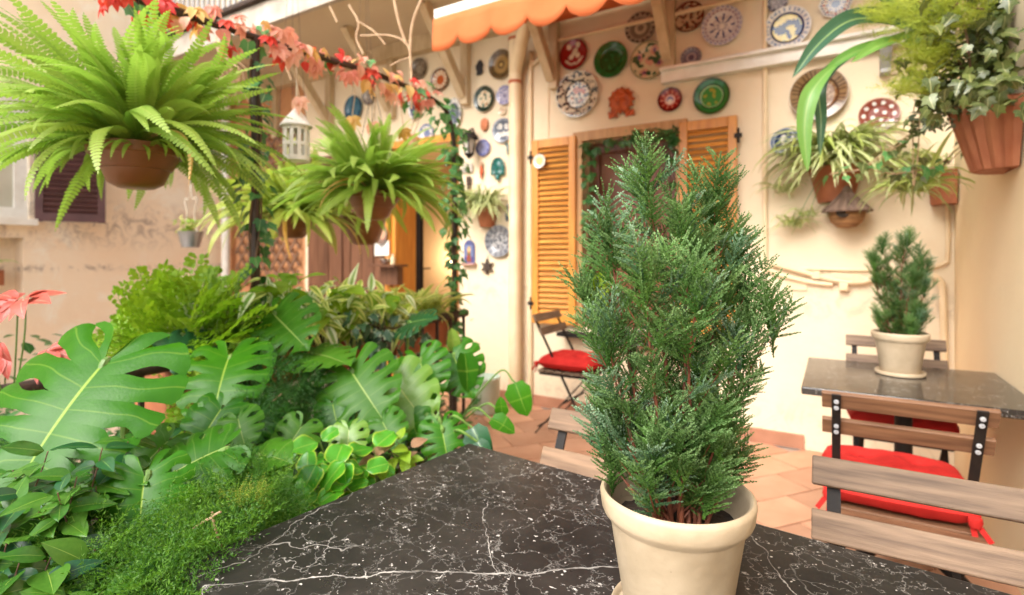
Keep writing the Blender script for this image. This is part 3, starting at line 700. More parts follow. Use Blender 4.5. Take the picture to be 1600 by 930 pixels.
P(786, 204, 19, 'grey plate painted with white blossoms under the tiny flower plate', blot(dots(rings((.86, hx(96,104,118)), (1.1, hx(150,155,165))), [(-.3,.35),(.35,.3),(.05,-.3),(-.4,-.35),(.5,-.35)], .24, WH), 9, hx(60,64,82), .25))
P(755, 231, 13, 'small periwinkle saucer with darker blue rim', blot(rings((.75, hx(142,146,186)), (1.1, hx(92,100,160))), 4, hx(160,160,196)))
P(780, 377, 25, 'large silver grey fish plate at the lower end of the plate column', blot(blot(petals(rings((.62, hx(176,176,178)), (1.1, hx(132,134,140))), 14, .66, 1, hx(86,88,98), .3), 6, hx(92,96,108), .12, 0, .6), 9, hx(50,52,66), .3, 0, .6, 3))
P(897, 86, 24, 'deep red plate with cream flowers beside the eaves brace', seg(dots(rings((.9, RD), (1.1, hx(110,18,22))), [(-.35,.55),(.3,.6),(.0,.1),(.25,-.05),(-.2,-.1),(.1,.28)], .17, IV), [([(-.55,-.35),(-.2,-.6),(.25,-.58),(.6,-.25)], .08)], IV), .98)
P(903, 148, 36, 'large cream plate densely scrolled in black with an orange middle', blot(blot(blot(rings((.58, IV), (.61, DK), (1.1, hx(206,192,166))), 11, DK, .02, .61, 1.0, 8), 8, DK, .0, 0, .58), 4, hx(176,96,50), .22, 0, .35, 5), .98)
P(955, 94, 28, 'plain bottle green plate', blot(rings((.6, hx(8,74,30)), (.66, hx(6,44,20)), (1.1, hx(12,92,38))), 5, hx(20,110,56), .25), .98)
P(1001, 44, 24, 'taupe plate with pale concentric rings touching the eaves brace', petals(rings((.2, hx(120,106,92)), (.42, hx(176,164,140)), (.5, hx(96,84,72)), (.72, hx(124,112,96)), (.78, hx(160,148,128)), (1.1, hx(96,86,76))), 16, .78, .97, hx(168,156,134), .2))
P(1014, 95, 30, 'cream plate painted with large flowers and green leaves', dots(blot(dots(rings((.92, hx(196,186,150)), (1.1, hx(120,128,92))), [(-.5,.25),(.3,.5),(.55,-.2),(-.25,-.62),(.05,.0)], .24, PK), 4, hx(44,86,58), .13, 0, .9, 2), [(-.5,.25),(.3,.5),(.55,-.2),(-.25,-.62)], .10, hx(110,70,110)), .98)
P(1047, 156, 19, 'small crimson plate with a white eye in its middle', dots(petals(rings((.28, hx(100,110,170)), (.42, hx(220,190,180)), (.8, RD), (1.1, hx(90,16,20))), 10, .45, .78, hx(196,120,100), .55), [(.0,-.12)], .2, WH))
P(1112, 151, 28, 'bright green plate with leafy gold middle over the shutter', blot(rings((.56, hx(44,130,60)), (.62, hx(150,190,130)), (.68, hx(8,60,26)), (.9, hx(14,110,46)), (1.1, hx(8,72,30))), 4, hx(150,150,60), .2, 0, .5), .98)
P(1077, 27, 24, 'brown and cream floral plate partly behind the eaves brace', blot(blot(rings((.9, hx(190,164,134)), (1.1, hx(104,70,52))), 4, hx(110,48,36), .08), 6, hx(70,70,60), .3, 0, .9, 6), .98)
P(1128, 41, 31, 'white plate with a cobalt blue flower wreath', dots(petals(petals(petals(rings((.14, WH), (1.1, hx(206,202,204))), 9, .16, .60, CO, .35), 24, .72, .86, hx(140,120,140), .3), 24, .86, .97, hx(120,130,176), .2, 2), [(.35*math.cos(a), .35*math.sin(a)) for a in np.linspace(0, 5.5, 7)], .06, WH), .98)
P(1080, 90, 16, 'small slate blue plate with dotted rings above the cable duct', petals(rings((.25, hx(70,62,84)), (.5, hx(150,142,146)), (.7, hx(94,88,106)), (1.1, hx(140,136,140))), 14, .7, .95, hx(80,76,96), .1))
P(1230, 44, 33, 'white plate with a blue bird on yellow ground', seg(dots(blot(petals(rings((.66, YE), (.74, hx(40,60,110)), (1.1, WH)), 26, .78, .95, hx(130,150,180), .1), 3, hx(170,176,140), .3, 0, .62, 3), [(-.28,-.05)], .24, hx(40,66,100)), [([(-.3,0),(.05,.25),(.35,.2),(.5,-.05),(.45,-.3)], .13), ([(-.6,.15),(-.3,-.2),(0,-.15),(.1,-.45)], .08)], hx(44,62,104)), 1.0, well=.70)
P(1215, 4, 15, 'small grey saucer at the edge over the bird plate', blot(rings((.7, hx(150,150,160)), (1.1, hx(100,100,116))), 4, hx(180,180,190)))
P(1306, 6, 24, 'eight sided white plate with blue and red dotted rim', dots(dots(petals(rings((.3, hx(150,170,200)), (1.1, WH)), 16, .3, .55, hx(90,130,190), .2), [(.68*math.cos(a), .68*math.sin(a)) for a in np.linspace(0, 2*math.pi, 17)[:-1]], .055, hx(170,60,60)), [(.84*math.cos(a), .84*math.sin(a)) for a in np.linspace(0, 2*math.pi, 25)[:-1]], .045, CO), 1.0, sides=8)
P(1279, 148, 40, 'large brown basket textured plate behind the strap leaf', blot(petals(rings((.6, hx(120,84,52)), (.68, hx(78,54,36)), (1.1, hx(126,98,64))), 40, .68, .97, hx(92,68,44), -.1), 7, hx(150,120,84), .15, 0, .6), 1.0, off=0.03)
P(1373, 180, 26, 'red brown plate sprinkled with big white dots', dots(rings((.95, hx(128,62,50)), (1.1, hx(150,110,96))), [(.72*math.cos(a), .72*math.sin(a)) for a in np.linspace(0, 2*math.pi, 11)[:-1]] + [(.3*math.cos(a), .3*math.sin(a)) for a in np.linspace(.4, 2*math.pi+.4, 5)[:-1]], .11, WH), 1.05)
P(1227, 222, 21, 'small navy plate with a white rooster', seg(dots(rings((.74, hx(28,52,98)), (.82, hx(170,180,196)), (.92, hx(40,66,110)), (1.1, hx(150,165,190))), [(-.1,.38),(.08,-.15)], .17, WH), [([(-.12,.4),(-.22,.1),(-.05,-.2),(.2,-.25),(.42,.1),(.5,.35)], .10), ([(.05,-.25),(.0,-.55)], .05), ([(-.3,.36),(-.12,.42)], .05)], WH))
P(843, 252, 11, 'tiny white and yellow daisy dish hung on the left shutter edge', petals(rings((.55, YE), (1.1, WH)), 10, .55, 1, hx(230,225,200), .5), .95, off=.085)

def relief(name, c, w, h, hf, cf, mat, label, cat, n=36, depth=0.02):
    """moulded ornament: a height field that falls to zero at its outline"""
    V = []; C = []; idx = {}; F = []
    for j in range(n + 1):
        for i in range(n + 1):
            x, y = -1 + 2*i/n, -1 + 2*j/n; z = hf(x, y)
            if z is None: continue
            idx[i, j] = len(V); V.append((x*w/2, -max(z, 0)*depth, y*h/2)); C.append(cf(x, y))
    for j in range(n):
        for i in range(n):
            q = [(i, j), (i+1, j), (i+1, j+1), (i, j+1)]
            if all(k in idx for k in q): F.append(tuple(idx[k] for k in q))
    me = mesh_np(name, V, F, mat, col=C)
    o = put(name, me, None, Matrix.Translation(c)); md = o.modifiers.new('solid', 'SOLIDIFY'); md.thickness = 0.008; md.offset = -1
    return tag(o, label, cat)
def g(x, y, a, b, s, t=None): t = t or s; return math.exp(-((x-a)/s)**2 - ((y-b)/t)**2)
def facef(x, y):
    hair = 1.0 + 0.08 * math.sin(math.atan2(y, x) * 14)
    r = math.hypot(x / 0.95, (y - 0.1) / 0.86)
    low = abs(x) < 0.98 and -1 < y < -0.55 and abs(x) > 0.25
    if r > hair and not low: return None
    e = max(0, 1 - min(r, 1) ** 3)
    h = 0.5 * e + .15 + 0.55*g(x, y, 0, -.02, .12, .22) + 0.25*g(x, y, 0, .32, .5, .12) - 0.35*(g(x, y, -.25, .15, .1, .07) + g(x, y, .25, .15, .1, .07)) - 0.3*g(x, y, 0, -.42, .2, .05) + .2*g(x, y, 0, -.52, .2, .06)
    if math.hypot(x, (y + .05) / .9) > .62: h += 0.14 * math.sin(10 * x + 9 * abs(y)) 
    return h
relief('clay_mask', on_y(971, 160, WY-.02), 0.215, 0.235, facef, lambda x, y: TC if nz2(x, y, 3) > -.2 else hx(160, 70, 30), M_matte, 'terracotta face mask with bushy hair above the window', 'mask', depth=.05)
def ovalf(x, y):
    r = math.hypot(x, y)
    if r > 1: return None
    return (1-r**4)*.6 + .4*g(x, y, 0, 0, .15, .25) - .3*(g(x, y, -.3, .25, .12) + g(x, y, .3, .25, .12)) - .3*g(x, y, 0, -.45, .25, .07)
relief('clay_mask', on_y(757, 195, WY-.012), 0.09, 0.125, ovalf, lambda x, y: hx(196,120,80), M_matte, 'small oval terracotta mask between the green and lavender plates', 'mask', 24, .03)
def archf(x, y):
    if y > 0.2 and math.hypot(x, (y-.2)/.8) > 1: return None
    if y < -.55 and abs(x) > .35 + (y+.55)*.1: return None
    return .35 + .35*(math.hypot(x, (y-.1)) > .72) + .4*g(x, y, 0, -.35, .5, .1) + .3*g(x, y, 0, .25, .3)
relief('wall_fountain_ornament', on_y(779, 264, WY-.012), 0.135, 0.205, archf, lambda x, y: TE if nz2(x, y, 4) > -.1 else hx(10,70,60), M_glaze, 'teal glazed arched ornament with a small basin', 'ornament', 30, .03)
def ironf(x, y):
    v = math.hypot(x, y) + .35*nz2(x, y, 2.2, 2)
    return None if v > .85 else .5
relief('iron_ornament', on_y(750, 106, WY-.012), 0.10, 0.155, ironf, lambda x, y: DK, M_matte, 'black cut metal silhouette beside the golden brown plate', 'ornament', 30, .02)
def maskf(x, y):
    lim = .9 - .5*max(0, -y)
    return None if abs(x) > lim else .6 - .4*x*x + .4*g(x, y, 0, 0, .2, .3) - .3*(g(x, y, -.35, .3, .15) + g(x, y, .35, .3, .15))
relief('wood_mask', on_y(733, 286, WY-.012), 0.06, 0.115, maskf, lambda x, y: hx(70,48,36), M_matte, 'little dark brown wooden mask above the wall planter', 'mask', 20, .03)
def figf(x, y):
    lim = .35 + .3*math.exp(-((y-.65)/.25)**2) + .35*math.exp(-((y+.2)/.35)**2)
    return None if abs(x) > lim else .7*(1-(x/lim)**2)+.2
relief('clay_figure', on_y(753, 266, WY-.012), 0.065, 0.15, figf, lambda x, y: hx(200,90,50) if y < .45 else hx(196,160,130), M_matte, 'small orange clay figure left of the teal ornament', 'figure', 20, .03)
def plaqf(x, y): return .5 + (.4 if max(abs(x), abs(y)) > .85 else 0)
relief('wall_plaque', on_y(731, 263, WY-.012), 0.11, 0.075, plaqf, lambda x, y: hx(205,196,186) if nz2(x, y, 4) < .25 else hx(150,140,140), M_glaze, 'small whitish plaque under the black wall lantern', 'plaque', 20, .012)
def birdf(x, y):
    v = min(math.hypot(x/.55, (y+.1)/.8), math.hypot((x+.45)/.35, (y-.55)/.3))
    return None if v > 1 else 1 - v*v + .1
relief('bird_ornament', on_y(795, 233, WY-.012), 0.075, 0.14, birdf, lambda x, y: hx(110,130,130), M_glaze, 'grey green bird ornament tucked beside the drainpipe', 'ornament', 20, .03)
mb = MB(); p = on_y(795, 332, WY-.03); mb.lathe([(0.001,-.075),(.026,-.075),(.030,-.03),(.026,.01),(.012,.03),(.018,.05),(.014,.07),(.001,.078)], 18, Matrix.Translation(p))
tag(mb.obj('wall_figurine', mk('dark_blue_glaze', (0.03, .05, .08), (.10, .14, .16), .2, 20)), 'dark blue figurine hanging next to the wall planter', 'figurine')
# framed saint tile with ledge
pt = on_y(733, 394, WY-.014); ft = thing('framed_tile', 'arched blue and red picture tile on a pink ledge', 'picture tile', (pt.x, WY, pt.z))
poly = [(-.058,-.10),(.058,-.10),(.058,.05)] + [(.058*math.cos(a), .05+.058*math.sin(a)) for a in np.linspace(0, math.pi, 13)[1:-1]] + [(-.058,.05)]
XZ = Matrix(((1,0,0,0),(0,0,1,0),(0,1,0,0),(0,0,0,1)))
mb = MB(); mb.prism(poly, -.01, 0.0, Matrix.Translation((pt.x, WY-.004, pt.z)) @ XZ); mb.obj('backing', mk('blue_tile_glaze', (.12,.13,.28), (.07,.08,.2), .2, 12), ft, smooth=False)
def saint(x, y):
    if math.hypot(x, y-.45) < .22: return hx(220,170,130)
    if math.hypot(x, y-.45) < .38: return hx(190,160,70)
    if abs(x) < .45*(1-.3*y) and y < .25: return hx(160,50,40) if nz2(x, y, 3) > -.05 else hx(60,110,80)
    return hx(70,74,130) if y < -.4 else hx(110,120,160)
n_ = 22; V = []; C = []; F = []
for j in range(n_+1):
    for i in range(n_+1):
        x, y = -1+2*i/n_, -1+2*j/n_; V.append((x*.044, 0, y*.075)); C.append(saint(x, y))
F = np.array([(j*(n_+1)+i, j*(n_+1)+i+1, (j+1)*(n_+1)+i+1, (j+1)*(n_+1)+i) for j in range(n_) for i in range(n_)])
put('picture', mesh_np('picture', V, F, M_glaze, col=C), ft, Matrix.Translation((pt.x, WY-.018, pt.z-.012)))
mb = MB(); mb.box((pt.x, WY-.025, pt.z-.108), (.15, .05, .016)); mb.obj('ledge', mk('pink_glaze', (.55,.30,.24), rough=.4), ft, smooth=False)
# star
pt = on_y(761, 417, WY-.02); poly = []
for k in range(12):
    a = math.pi/2 + k*math.pi/6; r = .072 if k % 2 == 0 else .03; poly.append((r*math.cos(a), r*math.sin(a)))
mb = MB(); mb.prism(poly, -.012, .012, Matrix.Translation(pt) @ XZ); mb.tube([pt + Vector((0,0,.07)), pt + Vector((0,.012,.10))], .003); tag(mb.obj('star_ornament', M_rustiron, smooth=False), 'dark six pointed star hanging on the bare wall', 'star ornament')
# black wall lantern
pl = on_y(733, 215, WY-.12); wl_ = thing('wall_lantern', 'black iron wall lantern with hat shaped top next to the ivy', 'lantern', (pl.x, WY, pl.z))
mb = MB(); mb.lathe([(.001,.06),(.03,.055),(.055,.03),(.085,.0),(.088,-.012),(.06,-.012)], 8, Matrix.Translation(pl)); mb.obj('cap', M_iron, wl_)
mb = MB(); 
for k in range(4):
    a = k*math.pi/2+.5; mb.tube([pl + Vector((.055*math.cos(a), .055*math.sin(a), -.01)), pl + Vector((.035*math.cos(a), .035*math.sin(a), -.15))], .006)
mb.lathe([(.001,-.19),(.012,-.18),(.04,-.15),(.04,-.14),(.001,-.14)], 8, Matrix.Translation(pl)); mb.obj('cage', M_iron, wl_)
mb = MB(); mb.lathe([(.045,-.012),(.030,-.138)], 8, Matrix.Translation(pl)); mb.obj('pane', mk('pale_lantern_glass', (.55,.52,.46), rough=.15), wl_)
mb = MB(); mb.tube([pl + Vector((0,.12,.02)), pl + Vector((0,.05,.09)), pl + Vector((0,0,.06))], .008); mb.obj('arm', M_iron, wl_)

# sign, round plate face, shelf and vessels beside the doorway
yb = WY - 0.05
p = on_y(597, 388, yb); sg = thing('framed_notice', 'white framed notice on the brown boards beside the doorway', 'notice', (p.x, yb, p.z))
mb = MB()
for dx, dz, w, h in ((0, .067, .19, .012), (0, -.067, .19, .012), (.089, 0, .012, .122), (-.089, 0, .012, .122)): mb.box((p.x+dx, yb, p.z+dz), (w, .016, h))
mb.obj('frame', M_white, sg, smooth=False)
mb = MB(); mb.box((p.x, yb+.003, p.z), (.166, .008, .122)); mb.obj('sheet', mk('notice_paper', (.78,.78,.76), (.70,.71,.70), .6), sg, smooth=False)
mb = MB()
for k in range(4): mb.box((p.x, yb-.003, p.z+.024-.016*k), (.07, .003, .006))
mb.obj('print', mk('grey_print', (.42,.42,.42), rough=.7), sg, smooth=False)
p = on_y(596, 366, yb)
def grandma(x, y, r, th):
    if math.hypot(x-.15, y+.1) < .42: return hx(206,150,124)
    return hx(150,136,112) if y > -.1 else hx(120,100,90)
plate(596, 366, 16, 'round plate painted with a face on the brown boards above the notice', grandma, .85, off=.06)
p = on_y(606, 415, WY-.14); sh = thing('wall_shelf', 'dark wooden shelf on the boards under the framed notice', 'shelf', (p.x, WY, p.z))
mb = MB(); mb.box((p.x, WY-.14, p.z), (.34, .19, .022)); mb.obj('board', M_door, sh, smooth=False)
mb = MB(); mb.box((p.x, WY-.09, p.z-.10), (.22, .08, .17)); mb.obj('bracket', M_door, sh, smooth=False)
q = (p.x-.03, WY-.14, p.z+.012); mb = MB(); mb.lathe([(.02,0),(.03,.004),(.055,.03),(.062,.055),(.052,.055),(.045,.035),(.001,.012)], 20, Matrix.Translation(q)); tag(mb.obj('bowl', mk('silver_metal', (.75,.74,.72), rough=.2, metal=1.0)), 'shiny silver bowl on the dark shelf', 'bowl')
q = (p.x+.065, WY-.14, p.z+.012); mb = MB(); mb.lathe([(.001,0),(.022,0),(.024,.05),(.012,.075),(.009,.10),(.012,.105),(.001,.107)], 16, Matrix.Translation(q)); tag(mb.obj('bottle', mk('cream_bottle', (.70,.58,.36), rough=.3)), 'small cream bottle beside the silver bowl on the shelf', 'bottle')

# ------------------------------------------------------------ tables
def table(name, label, c, sx, sy, rot, h=0.75, th=0.03, cols=((0, 0),), mat=None):
    t = thing(name, label, 'table', (c[0], c[1], 0), rot)
    mb = MB(); mb.box((0, 0, h - th/2), (sx, sy, th)); o = mb.obj('table_top', mat or M_marble, t, smooth=True, sharp=20, local=True); bevel(o, 0.005, 3)
    for (x, y) in cols:
        mb = MB(); mb.lathe([(.038, .10), (.032, .14), (.03, .66), (.05, .70), (.05, h-th)], 16, Matrix.Translation((x, y, 0))); mb.obj('column', M_iron, t, local=True)
        mb = MB()
        for k in range(4):
            a = math.pi/4 + k*math.pi/2; d = Vector((math.cos(a), math.sin(a), 0))
            pts = [Vector((x, y, .12)) + d*.02, Vector((x, y, .10)) + d*.12, Vector((x, y, .05)) + d*.24, Vector((x, y, .025)) + d*.30]
            mb.tube(curve(pts, 12), [.030]*4 + [.026]*5 + [.022]*4 if False else 0.024, 8)
            mb.lathe([(.001, 0), (.036, 0), (.036, .018), (.024, .03), (.001, .03)], 12, Matrix.Translation(pts[-1] - Vector((0,0,.025))))
        mb.obj('foot', M_iron, t, local=True)
        mb = MB()
        for k in range(2): mb.bar((x - .26*(1-k), y - .26*k, h-th-.012), (x + .26*(1-k), y + .26*k, h-th-.012), .04, .018 + .004*k)
        mb.obj('top_bracket', M_iron, t, local=True)
    return t
rot = -0.105
FC = Vector((-0.835, 1.176, 0)); ux = Vector((math.cos(rot), math.sin(rot), 0)); uy = Vector((-math.sin(rot), math.cos(rot), 0))
fc = FC + ux * 0.62 - uy * 0.355
def loc2(x, y):
    d = Vector((x, y, 0)) - fc; return (d.dot(ux), d.dot(uy))
table('marble_table', 'black white-veined marble table carrying the big potted cypress', fc, 1.24, 0.71, rot, cols=((-.3, 0), (.3, 0)), mat=marblemat('black_veined_marble_slab', [(loc2(*a), loc2(*b), w) for a, b, w in ((((-.84, .45), (-.28, .85), .0024)), ((-.13, 1.06), (-.02, .84), .0014), ((-.62, .93), (-.44, .72), .0009), ((-.50, .62), (-.25, .70), .0011))]))
table('marble_table', 'small dark marble table against the yellow side wall with the small cypress', (0.247, 2.685), 0.70, 0.70, 0, cols=((0, 0),))
t = thing('round_table', 'small round black pedestal table hidden behind the big cypress', 'table', (-1.12, 3.42, 0))
mb = MB(); mb.lathe([(0, .70), (.25, .70), (.255, .705), (.255, .722), (.25, .727), (0, .727)], 40); mb.obj('table_top', M_marble, t, local=True, sharp=40)
mb = MB(); mb.lathe([(.034, .03), (.026, .10), (.026, .64), (.05, .70)], 16); mb.obj('column', M_iron, t, local=True)
mb = MB()
for k in range(3):
    a = .6 + k*2.094; d = Vector((math.cos(a), math.sin(a), 0)); mb.tube([Vector((0, 0, .06)) + d*.02, Vector((0, 0, .045)) + d*.14, Vector((0, 0, .028)) + d*.25], .027, 8)
mb.obj('foot', M_iron, t, local=True)

# ------------------------------------------------------------ folding chairs
def slat_mesh(name, L, h, th, mat):
    mb = MB(); mb.box((0, 0, 0), (L, th, h)); return mb.mesh(name, mat, smooth=False)
def chair(label, loc, rotz, mat, seed=0):
    """faces +Y; back at -Y"""
    t = thing('folding_chair', label, 'chair', loc, rotz, 'slatted folding chairs')
    top = Vector((0, -.235, .835)); foot = Vector((0, .21, 0)); rf = Vector((0, -.23, 0)); sf = Vector((0, .17, .445))
    d = (top - foot).normalized(); nrm = Vector((0, -d.z, d.y)) * -1          # towards the front
    for s in (-1, 1):
        mb = MB(); o = Vector((s*.168, 0, 0))
        mb.bar(top + o, foot + o, .024, .007, (0, 1, .4)) if True else 0
        mb.obj('back_leg', M_iron, t, smooth=False, local=True)
        mb = MB(); o2 = Vector((s*.150, 0, 0)); mb.bar(sf + o2, rf + o2, .020, .007, (0, 1, -.4)); mb.obj('leg', M_iron, t, smooth=False, local=True)
        for kk, zz in ((0, .805), (1, .72)):
            f = (zz - 0) / .835; pnt = foot + (top - foot) * f + o - nrm * .006
            mb = MB()
            for e in (-.012, .012): mb.lathe([(.001, .004), (.006, .003), (.007, 0)], 10, Matrix.Translation(pnt + d*e) @ Matrix.Rotation(rad(90), 4, 'X'))
            mb.obj('rivet', M_greybar, t, local=True)
    mb = MB(); mb.tube([(-.168, foot.y-.02, .05), (.168, foot.y-.02, .05)], .007); mb.tube([(-.15, rf.y+.025, .05), (.15, rf.y+.025, .05)], .007); mb.tube([(-.168, .0, .245), (.168, .0, .245)], .007); mb.obj('crossbar', M_iron, t, local=True)
    bs = slat_mesh('back_slat', .412, .056, .016, mat)
    for zz in (.808, .718):
        f = zz / .835; pnt = foot + (top - foot) * f + nrm * .013
        M = frame(pnt, nrm, d).copy(); M = frame(pnt, -nrm, d)
        bevel(put('back_slat', bs, t, M, local=True), .003)
    ss = slat_mesh('seat_slat', .38, .016, .052, mat)
    for k in range(6): bevel(put('seat_slat', ss, t, Matrix.Translation((0, -.165 + .066*k, .452)), local=True), .003)
    mb = MB()
    for s in (-1, 1): mb.box((s*.176, 0, .434), (.007, .36, .02))
    mb.box((0, .185, .434), (.345, .007, .02)); mb.box((0, -.185, .434), (.345, .007, .02)); mb.obj('seat_frame', M_iron, t, smooth=False, local=True)
    return t
def cushion(label, loc, rotz, ties=True):
    t = thing('seat_cushion', label, 'cushion', loc, rotz, 'red seat cushions')
    n = 28; V = []; F = []; w, hh = .208, .050
    tuft = [(-.08, -.08), (.08, -.08), (-.08, .08), (.08, .08)]
    for side in (1, -1):
        for j in range(n+1):
            for i in range(n+1):
                u, v = -1+2*i/n, -1+2*j/n
                e = max(0.0, (1-abs(u)**5) * (1-abs(v)**5)) ** .45
                bul = 1 + .06*(1-u*u)*0; x, y = u*w*(1-.07*v*v), v*w*(1-.07*u*u)
                z = side*hh*e
                if side > 0:
                    for a, b in tuft: z -= .034*math.exp(-((x-a)**2+(y-b)**2)/.0009)
                z += .011*noise.noise((x*16, y*16, side*3.0+loc[0]*5)) * e
                V.append((x, y, z + hh))
    m = (n+1)*(n+1)
    for s in (0, 1):
        for j in range(n):
            for i in range(n):
                q = (s*m+j*(n+1)+i, s*m+j*(n+1)+i+1, s*m+(j+1)*(n+1)+i+1, s*m+(j+1)*(n+1)+i); F.append(q if s == 0 else q[::-1])
    put('cushion', mesh_np('cushion', V, F, M_red), t, local=True)
    mb = MB()
    for a, b in tuft: mb.lathe([(.001, hh*2-.012), (.009, hh*2-.015), (.010, hh*2-.022)], 10, Matrix.Translation((a, b, 0)))
    mb.obj('button', M_red, t, local=True)
    if ties:
        for s in (-1, 1):
            mb = MB()
            for k in (0, 1):
                mb.bar((s*.17, -.195, hh), (s*(.18 + .03*k), -.215 - .01*k, hh-.075+.02*k), .014, .004, (0, 1, 0))
            mb.lathe([(.001, .018), (.016, .012), (.018, 0), (.014, -.014), (.001, -.018)], 10, Matrix.Translation((s*.178, -.205, hh-.012)))
            mb.obj('tie', M_red, t, local=True)
    return t
SZ = 0.461
CB = (0.185, 1.055, 0); rB = math.pi - 0.03
# backs on the far side of the front table: seats slide under it
def back_at(x, y, rz, off=.235):   # centre of a chair whose back stands at x, y
    return (x + off * -math.sin(rz) * 1.0, y + off * math.cos(rz), 0)
def chair_back(label, x, y, facing, mat): return chair(label, back_at(x, y, facing), facing, mat)
chair_back('weathered grey slatted chair tucked under the front table beside the red cushions', 0.17, 1.285, math.pi + 0.005, M_weather)
chair_back('pale brown slatted chair tucked under the front table left of the big cypress', -0.445, 1.315, math.pi - 0.03, M_pale_chair)
c3 = back_at(0.178, 1.875, 0.0); chair('oiled brown slatted chair drawn up to the near side of the small table', c3, 0.0, M_brownslat)
cushion('bright red cushion on the chair nearest the small table front', (c3[0]-.01, c3[1]+.065, SZ), 0.0)
c4_ = back_at(0.265, 3.32, math.pi); chair('grey brown slatted chair behind the small table at the back wall', c4_, math.pi, M_weather)
cushion('red cushion half seen under the small table on the far chair', (c4_[0], c4_[1], SZ), math.pi)
c5 = (-1.575, 3.50, 0); chair('dark iron folding chair with small back slats beside the louvred shutter', c5, -math.pi/2, M_weather)
cushion('red tufted cushion on the iron chair under the window', (c5[0], c5[1], SZ), -math.pi/2, True)

# ------------------------------------------------------------ pots
POT = [(.0, .010), (.066, .0), (.069, .004), (.0890, .130), (.0905, .133), (.0985, .141), (.1005, .146), (.103, .164), (.1015, .169), (.098, .171), (.0945, .169), (.0925, .160), (.088, .13), (.084, .128), (.0, .126)]
def pot_parts(t, c, s=1.0):
    Mx = Matrix.Translation(c) @ Matrix.Scale(s, 4)
    mb = MB(); mb.lathe(POT[:13], 64); o = mb.obj('pot', M_creampot, t, Mx @ Matrix.Translation((0, 0, .008)), sharp=50)
    mb = MB(); mb.lathe([(.0, .0), (.080, .0), (.088, .003), (.0895, .012), (.087, .0165), (.084, .015), (.081, .008), (.0, .007)], 64); mb.obj('saucer', M_creampot, t, Mx, sharp=50)
    V = [(0, 0, .125)]; F = []; n = 40
    for k in range(1, 8):
        for j in range(n):
            a = 2*math.pi*j/n; r = .0855*k/7; V.append((r*math.cos(a), r*math.sin(a), .136 + .006*noise.noise((r*math.cos(a)*60, r*math.sin(a)*60, 1)) - .004*(k/7)))
    for j in range(n): F.append((0, 1+j, 1+(j+1) % n))
    for k in range(6):
        for j in range(n): F.append((1+k*n+j, 1+(k+1)*n+j, 1+(k+1)*n+(j+1) % n, 1+k*n+(j+1) % n))
    put('soil', mesh_np('soil', V, F, M_soil), t, Mx)
# bucket on the floor
pb = on_z = at(758, 640, 4.30); pb = Vector((pb.x, pb.y, 0))
M_bucket = mk('pale_green_glazed_tub', (.58, .66, .56), (.44, .55, .45), .25, 6, 0.05)
bk = thing('bucket', 'pale green tub with a sprig pattern on the tiles below the railing end', 'bucket', pb)
mb = MB(); mb.lathe([(0, .0), (.098, 0), (.112, .015), (.120, .27), (.126, .275), (.126, .29), (.116, .29), (.110, .20), (0, .20)], 36); mb.obj('tub', M_bucket, bk, local=True, sharp=50)
mb = MB()
for k in range(5):
    a = -1.9 + .14*k
    q = [Vector((.1195*math.cos(a+.03*j*(-1)**k), .1195*math.sin(a+.03*j*(-1)**k), .05+.028*j+.01*k)) for j in range(4)]
    mb.tube(q, .004, 5)
mb.obj('sprig_print', mk('sprig_green', (.18,.28,.08)), bk, local=True)

# white hanging lantern
LX = on_x(463, 232, -1.9); LT = thing('hanging_lantern', 'white metal candle lantern hanging from the creeper rail', 'lantern', LX)
r0 = .052
def ringm(z0, z1, r): 
    mb = MB(); mb.lathe([(r-.004, z0), (r, z0), (r, z1), (r-.004, z1), (r-.004, z0)], 28); return mb
mb = ringm(-.052, -.034, r0+.001); mb.lathe([(0, -.050), (r0, -.050)], 28); mb.lathe([(0, -.047), (r0-.004, -.047)], 28); mb.obj('base', M_white, LT, local=True)
ringm(.010, .022, r0).obj('ring', M_white, LT, local=True); ringm(.073, .090, r0+.001).obj('ring', M_white, LT, local=True)
bm2 = MB(); bm2.box((0, 0, .018), (.014, .004, .115)); bmm = bm2.mesh('bar', M_white, smooth=False)
for k in range(11):
    a = 2*math.pi*k/11; put('bar', bmm, LT, Matrix.Rotation(a, 4, 'Z') @ Matrix.Translation((0, -r0+.002, 0)), local=True)
mb = MB(); mb.lathe([(.062, .086), (.064, .092), (.060, .097), (.040, .125), (.020, .150), (.012, .158), (.012, .168), (0, .170)], 28); mb.obj('roof', M_white, LT, local=True)
mb = MB(); mb.tube([(.02*math.cos(a), 0, .186+.022*math.sin(a)) for a in np.linspace(0, 2*math.pi, 20)[:-1]], .0035, 6, close=True); mb.obj('loop', M_white, LT, local=True)
mb = MB(); mb.tube([(0, 0, .205), (.004, .0, .32), (0, 0, 2.12 - LX.z)], .003, 6); mb.obj('cord', M_cord, LT, local=True)
mb = MB(); mb.lathe([(0, -.046), (.022, -.046), (.022, .0), (0, .002)], 16); mb.obj('candle', M_white, LT, local=True)

